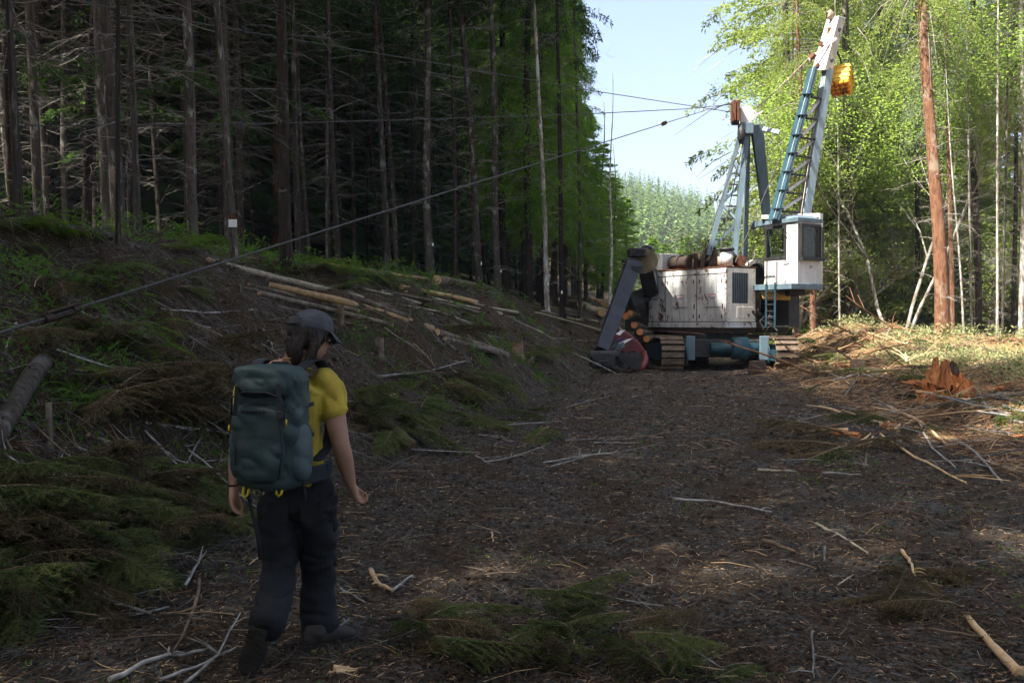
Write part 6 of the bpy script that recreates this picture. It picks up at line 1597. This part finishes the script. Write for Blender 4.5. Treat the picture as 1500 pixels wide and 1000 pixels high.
pile(14, (640, 880), (440, 560), .15, (1.0, 1.6), .4, 'bough strewn on the bank near the black boom', 'boughs strewn on the bank by the boom')
pile(30, (610, 960), (905, 1010), .26, (.30, .55), .35, 'green conifer spray on the road at the bottom centre', 'sprays at the bottom centre', 75)
pile(5, (960, 1040), (960, 1010), .08, (.3, .5), .1, 'small green spray just right of the bottom centre sprays', 'sprays right of bottom centre', 60)
pile(14, (1290, 1420), (840, 930), .06, (.3, .6), 1.0, 'withered brown bough above the split log at bottom right', 'withered boughs at bottom right')
pile(18, (1200, 1480), (555, 680), .15, (.8, 1.4), .7, 'dry bough in the shaded slash right of the road', 'boughs in the right hand slash')
pile(16, (1200, 1500), (495, 575), .15, (1.0, 1.7), .2, 'sunlit bough on the right verge', 'sunlit boughs on the right verge')

# ------------------------------------------------------------------ litter nobody could count
def sample(n, r0=3.9, r1=46, a=31, bias=1.0):
    r = r0*(r1/r0)**(rng.random(n)**bias); an = R_(a)*(2*rng.random(n)-1)
    return r*np.sin(an), r*np.cos(an)
def keepz(x, y, fn):
    u, v = zones(x, y); k = rng.random(len(x)) < fn(u, v, x, y); return x[k], y[k]
def twigs(n, fn, name, mat, L, r, label, tilt=.25, lift=.012):
    x, y = keepz(*sample(n), fn); n = len(x); z = height(x, y); D = np.hypot(x, y); sc = .55+D/15
    az = rng.random(n)*6.283; l = L*(.3+1.2*rng.random(n)**2)*sc
    x2, y2 = x+np.cos(az)*l, y+np.sin(az)*l; z2 = height(x2, y2); 
    P0 = np.stack([x, y, z+lift*rng.random(n)*sc], -1); P1 = np.stack([x2, y2, z2+lift*sc*rng.random(n)+l*tilt*np.clip(rng.normal(size=n), -.2, 1.5)*.5], -1)
    mid = (P0+P1)/2+np.stack([rng.normal(size=n)*l*.06, rng.normal(size=n)*l*.06, np.abs(rng.normal(size=n))*l*.04], -1)
    rr = r*(.5+rng.random(n))*sc
    VF = join(segs(P0, mid, rr, rr*.8, 3), segs(mid, P1, rr*.8, rr*.4, 3))
    o = link(name, np_mesh(name, *VF), M[mat]); tag(o, label, 'litter', kind='stuff')
onbank = lambda u, v, x, y: np.where(u > -.2, 1.0, 0.08)*(u < 12)
onroad = lambda u, v, x, y: np.where((u < .3) & (v < .5), 1.0, .25)*(u < 10)
onright = lambda u, v, x, y: np.where(v > -.3, 1.0, .012)*(u < 3)
twigs(60000, onbank, 'bank_twigs', 'dead_dark', .16, .0028, 'dark fine twigs littering the left bank', .35, .03)
twigs(20000, onbank, 'pale_bank_twigs', 'dead_wood', .20, .0028, 'pale fine twigs littering the left bank', .4, .03)
twigs(42000, onroad, 'road_twigs', 'brown_stick', .055, .0016, 'brown needles and fine twigs trodden into the road', .12)
twigs(9000, onroad, 'pale_road_twigs', 'splinter', .05, .0018, 'pale wood slivers trodden into the road', .12)
twigs(7000, lambda u, v, x, y: np.where(fbm(x*.5, y*.5, 2, 77) > .12, 1, .08)*(u < 6), 'needle_drifts', 'red_twig', .05, .0014, 'rusty needle drifts on the road', .25)
twigs(36000, onright, 'verge_twigs', 'red_twig', .22, .0034, 'twigs and slash litter on the right verge', .35, .04)
twigs(24000, onright, 'pale_verge_twigs', 'splinter', .22, .0030, 'pale twigs on the right verge', .4, .05)
def stones(n, fn, name, mat, s, label, flat=.45):
    x, y = keepz(*sample(n, 3.9, 38), fn); n = len(x); z = height(x, y); D = np.hypot(x, y)
    sz = s*(.25+1.6*rng.random(n)**4)*(.6+D/14)
    o8 = np.array([(1, 0, 0), (.2, 1, 0), (-1, .1, 0), (-.1, -1, 0), (.1, .1, 1), (0, 0, -1)], float)
    F8 = np.array([(0, 1, 4), (1, 2, 4), (2, 3, 4), (3, 0, 4), (1, 0, 5), (2, 1, 5), (3, 2, 5), (0, 3, 5)])
    az = rng.random(n)*6.283; c, s_ = np.cos(az)[:, None], np.sin(az)[:, None]
    B = o8[None]*(.6+.7*rng.random((n, 6, 3))); X = B[..., 0]*c-B[..., 1]*s_; Y = B[..., 0]*s_+B[..., 1]*c
    V = np.stack([X*sz[:, None]+x[:, None], Y*sz[:, None]+y[:, None], B[..., 2]*flat*sz[:, None]+z[:, None]+.002], -1)
    F = (np.arange(n)*6)[:, None, None]+F8[None]
    o = link(name, np_mesh(name, V.reshape(-1, 3), F.reshape(-1, 3)), M[mat]); tag(o, label, 'gravel', kind='stuff')
M['stone'] = varied('stone', (.024, .024, .022), (.10, .10, .09), 13, .85, 0, rnd=0)
M['clod'] = varied('clod', (.016, .011, .007), (.07, .045, .028), 9, 1, 0, rnd=0)
M['chip'] = varied('chip', (.14, .085, .045), (.42, .29, .17), 11, .9, 0, rnd=0)
stones(60000, lambda u, v, x, y: np.where((u < .2) & (v < .8), .35+.65*(fbm(x*.6, y*.6, 2, 71) > 0), .12)*(u < 8), 'gravel', 'stone', .012, 'blue grey gravel spread on the dirt road')
stones(70000, lambda u, v, x, y: 1.0*(u < 11), 'soil_clods', 'clod', .016, 'dark crumbs of soil over road and bank', .7)
stones(16000, lambda u, v, x, y: 1.0*(u < 11), 'bark_chips', 'chip', .011, 'brown bark chips strewn over the ground', .25)
def cover(n, thr, fn, name, mat, L, wd, label, seed, fs=.5, hgt=.10, r1=40):
    x, y = sample(n, 3.9, r1); k = fbm(x*fs, y*fs, 3, seed) > thr; x, y = x[k], y[k]; x, y = keepz(x, y, fn)
    c = 7; x = np.repeat(x, c)+rng.normal(size=len(x)*c)*.05; y = np.repeat(y, c)+rng.normal(size=len(y)*c)*.05; n = len(x); D = np.hypot(x, y); sc = .5+D/16
    P = np.stack([x, y, height(x, y)+hgt*rng.random(n)*sc], -1); Dd = rng.normal(size=(n, 3)); Dd[:, 2] = np.abs(Dd[:, 2])*.7
    VF = diamonds(P, Dd, L*(.5+rng.random(n))*sc, wd*(.6+.8*rng.random(n))*sc, rng); o = link(name, np_mesh(name, *VF), M[mat]); tag(o, label, 'ground cover', kind='stuff')
cover(15000, .10, lambda u, v, x, y: 1.0*((u > .2) & (u < 11)), 'bank_weeds', 'weed', .055, .018, 'low green weeds and moss in patches on the left bank', 81)
cover(11000, .05, lambda u, v, x, y: .8*((u > 4.2) & (u < 16)), 'crest_plants', 'weed', .07, .018, 'low green plants along the crest of the left bank', 85, .7, .25)
cover(9000, .15, lambda u, v, x, y: 1.0*((u > -.4) & (u < 9)), 'withered_sprays', 'bough_brown', .07, .012, 'withered brown needles caught in the slash of the bank', 91, .8, .14)
cover(2600, .25, lambda u, v, x, y: .5*(u < 1.5), 'road_weeds', 'weed', .03, .010, 'tiny green seedlings along the road', 95, 1.2, .03, 16)
cover(52000, -.15, lambda u, v, x, y: 1.0*((v > 3.2) & (u < 0))*(np.hypot(x, y) > 19), 'dry_sprays', 'dry_green', .05, .010, 'pale green dry sprays covering the sunlit right verge', 99, .5, .16, 44)
cover(7000, .05, lambda u, v, x, y: 1.0*((v > 1.0) & (u < 0)), 'verge_weeds', 'fern', .055, .015, 'green weeds on the right verge', 103, .4, .12, 44)
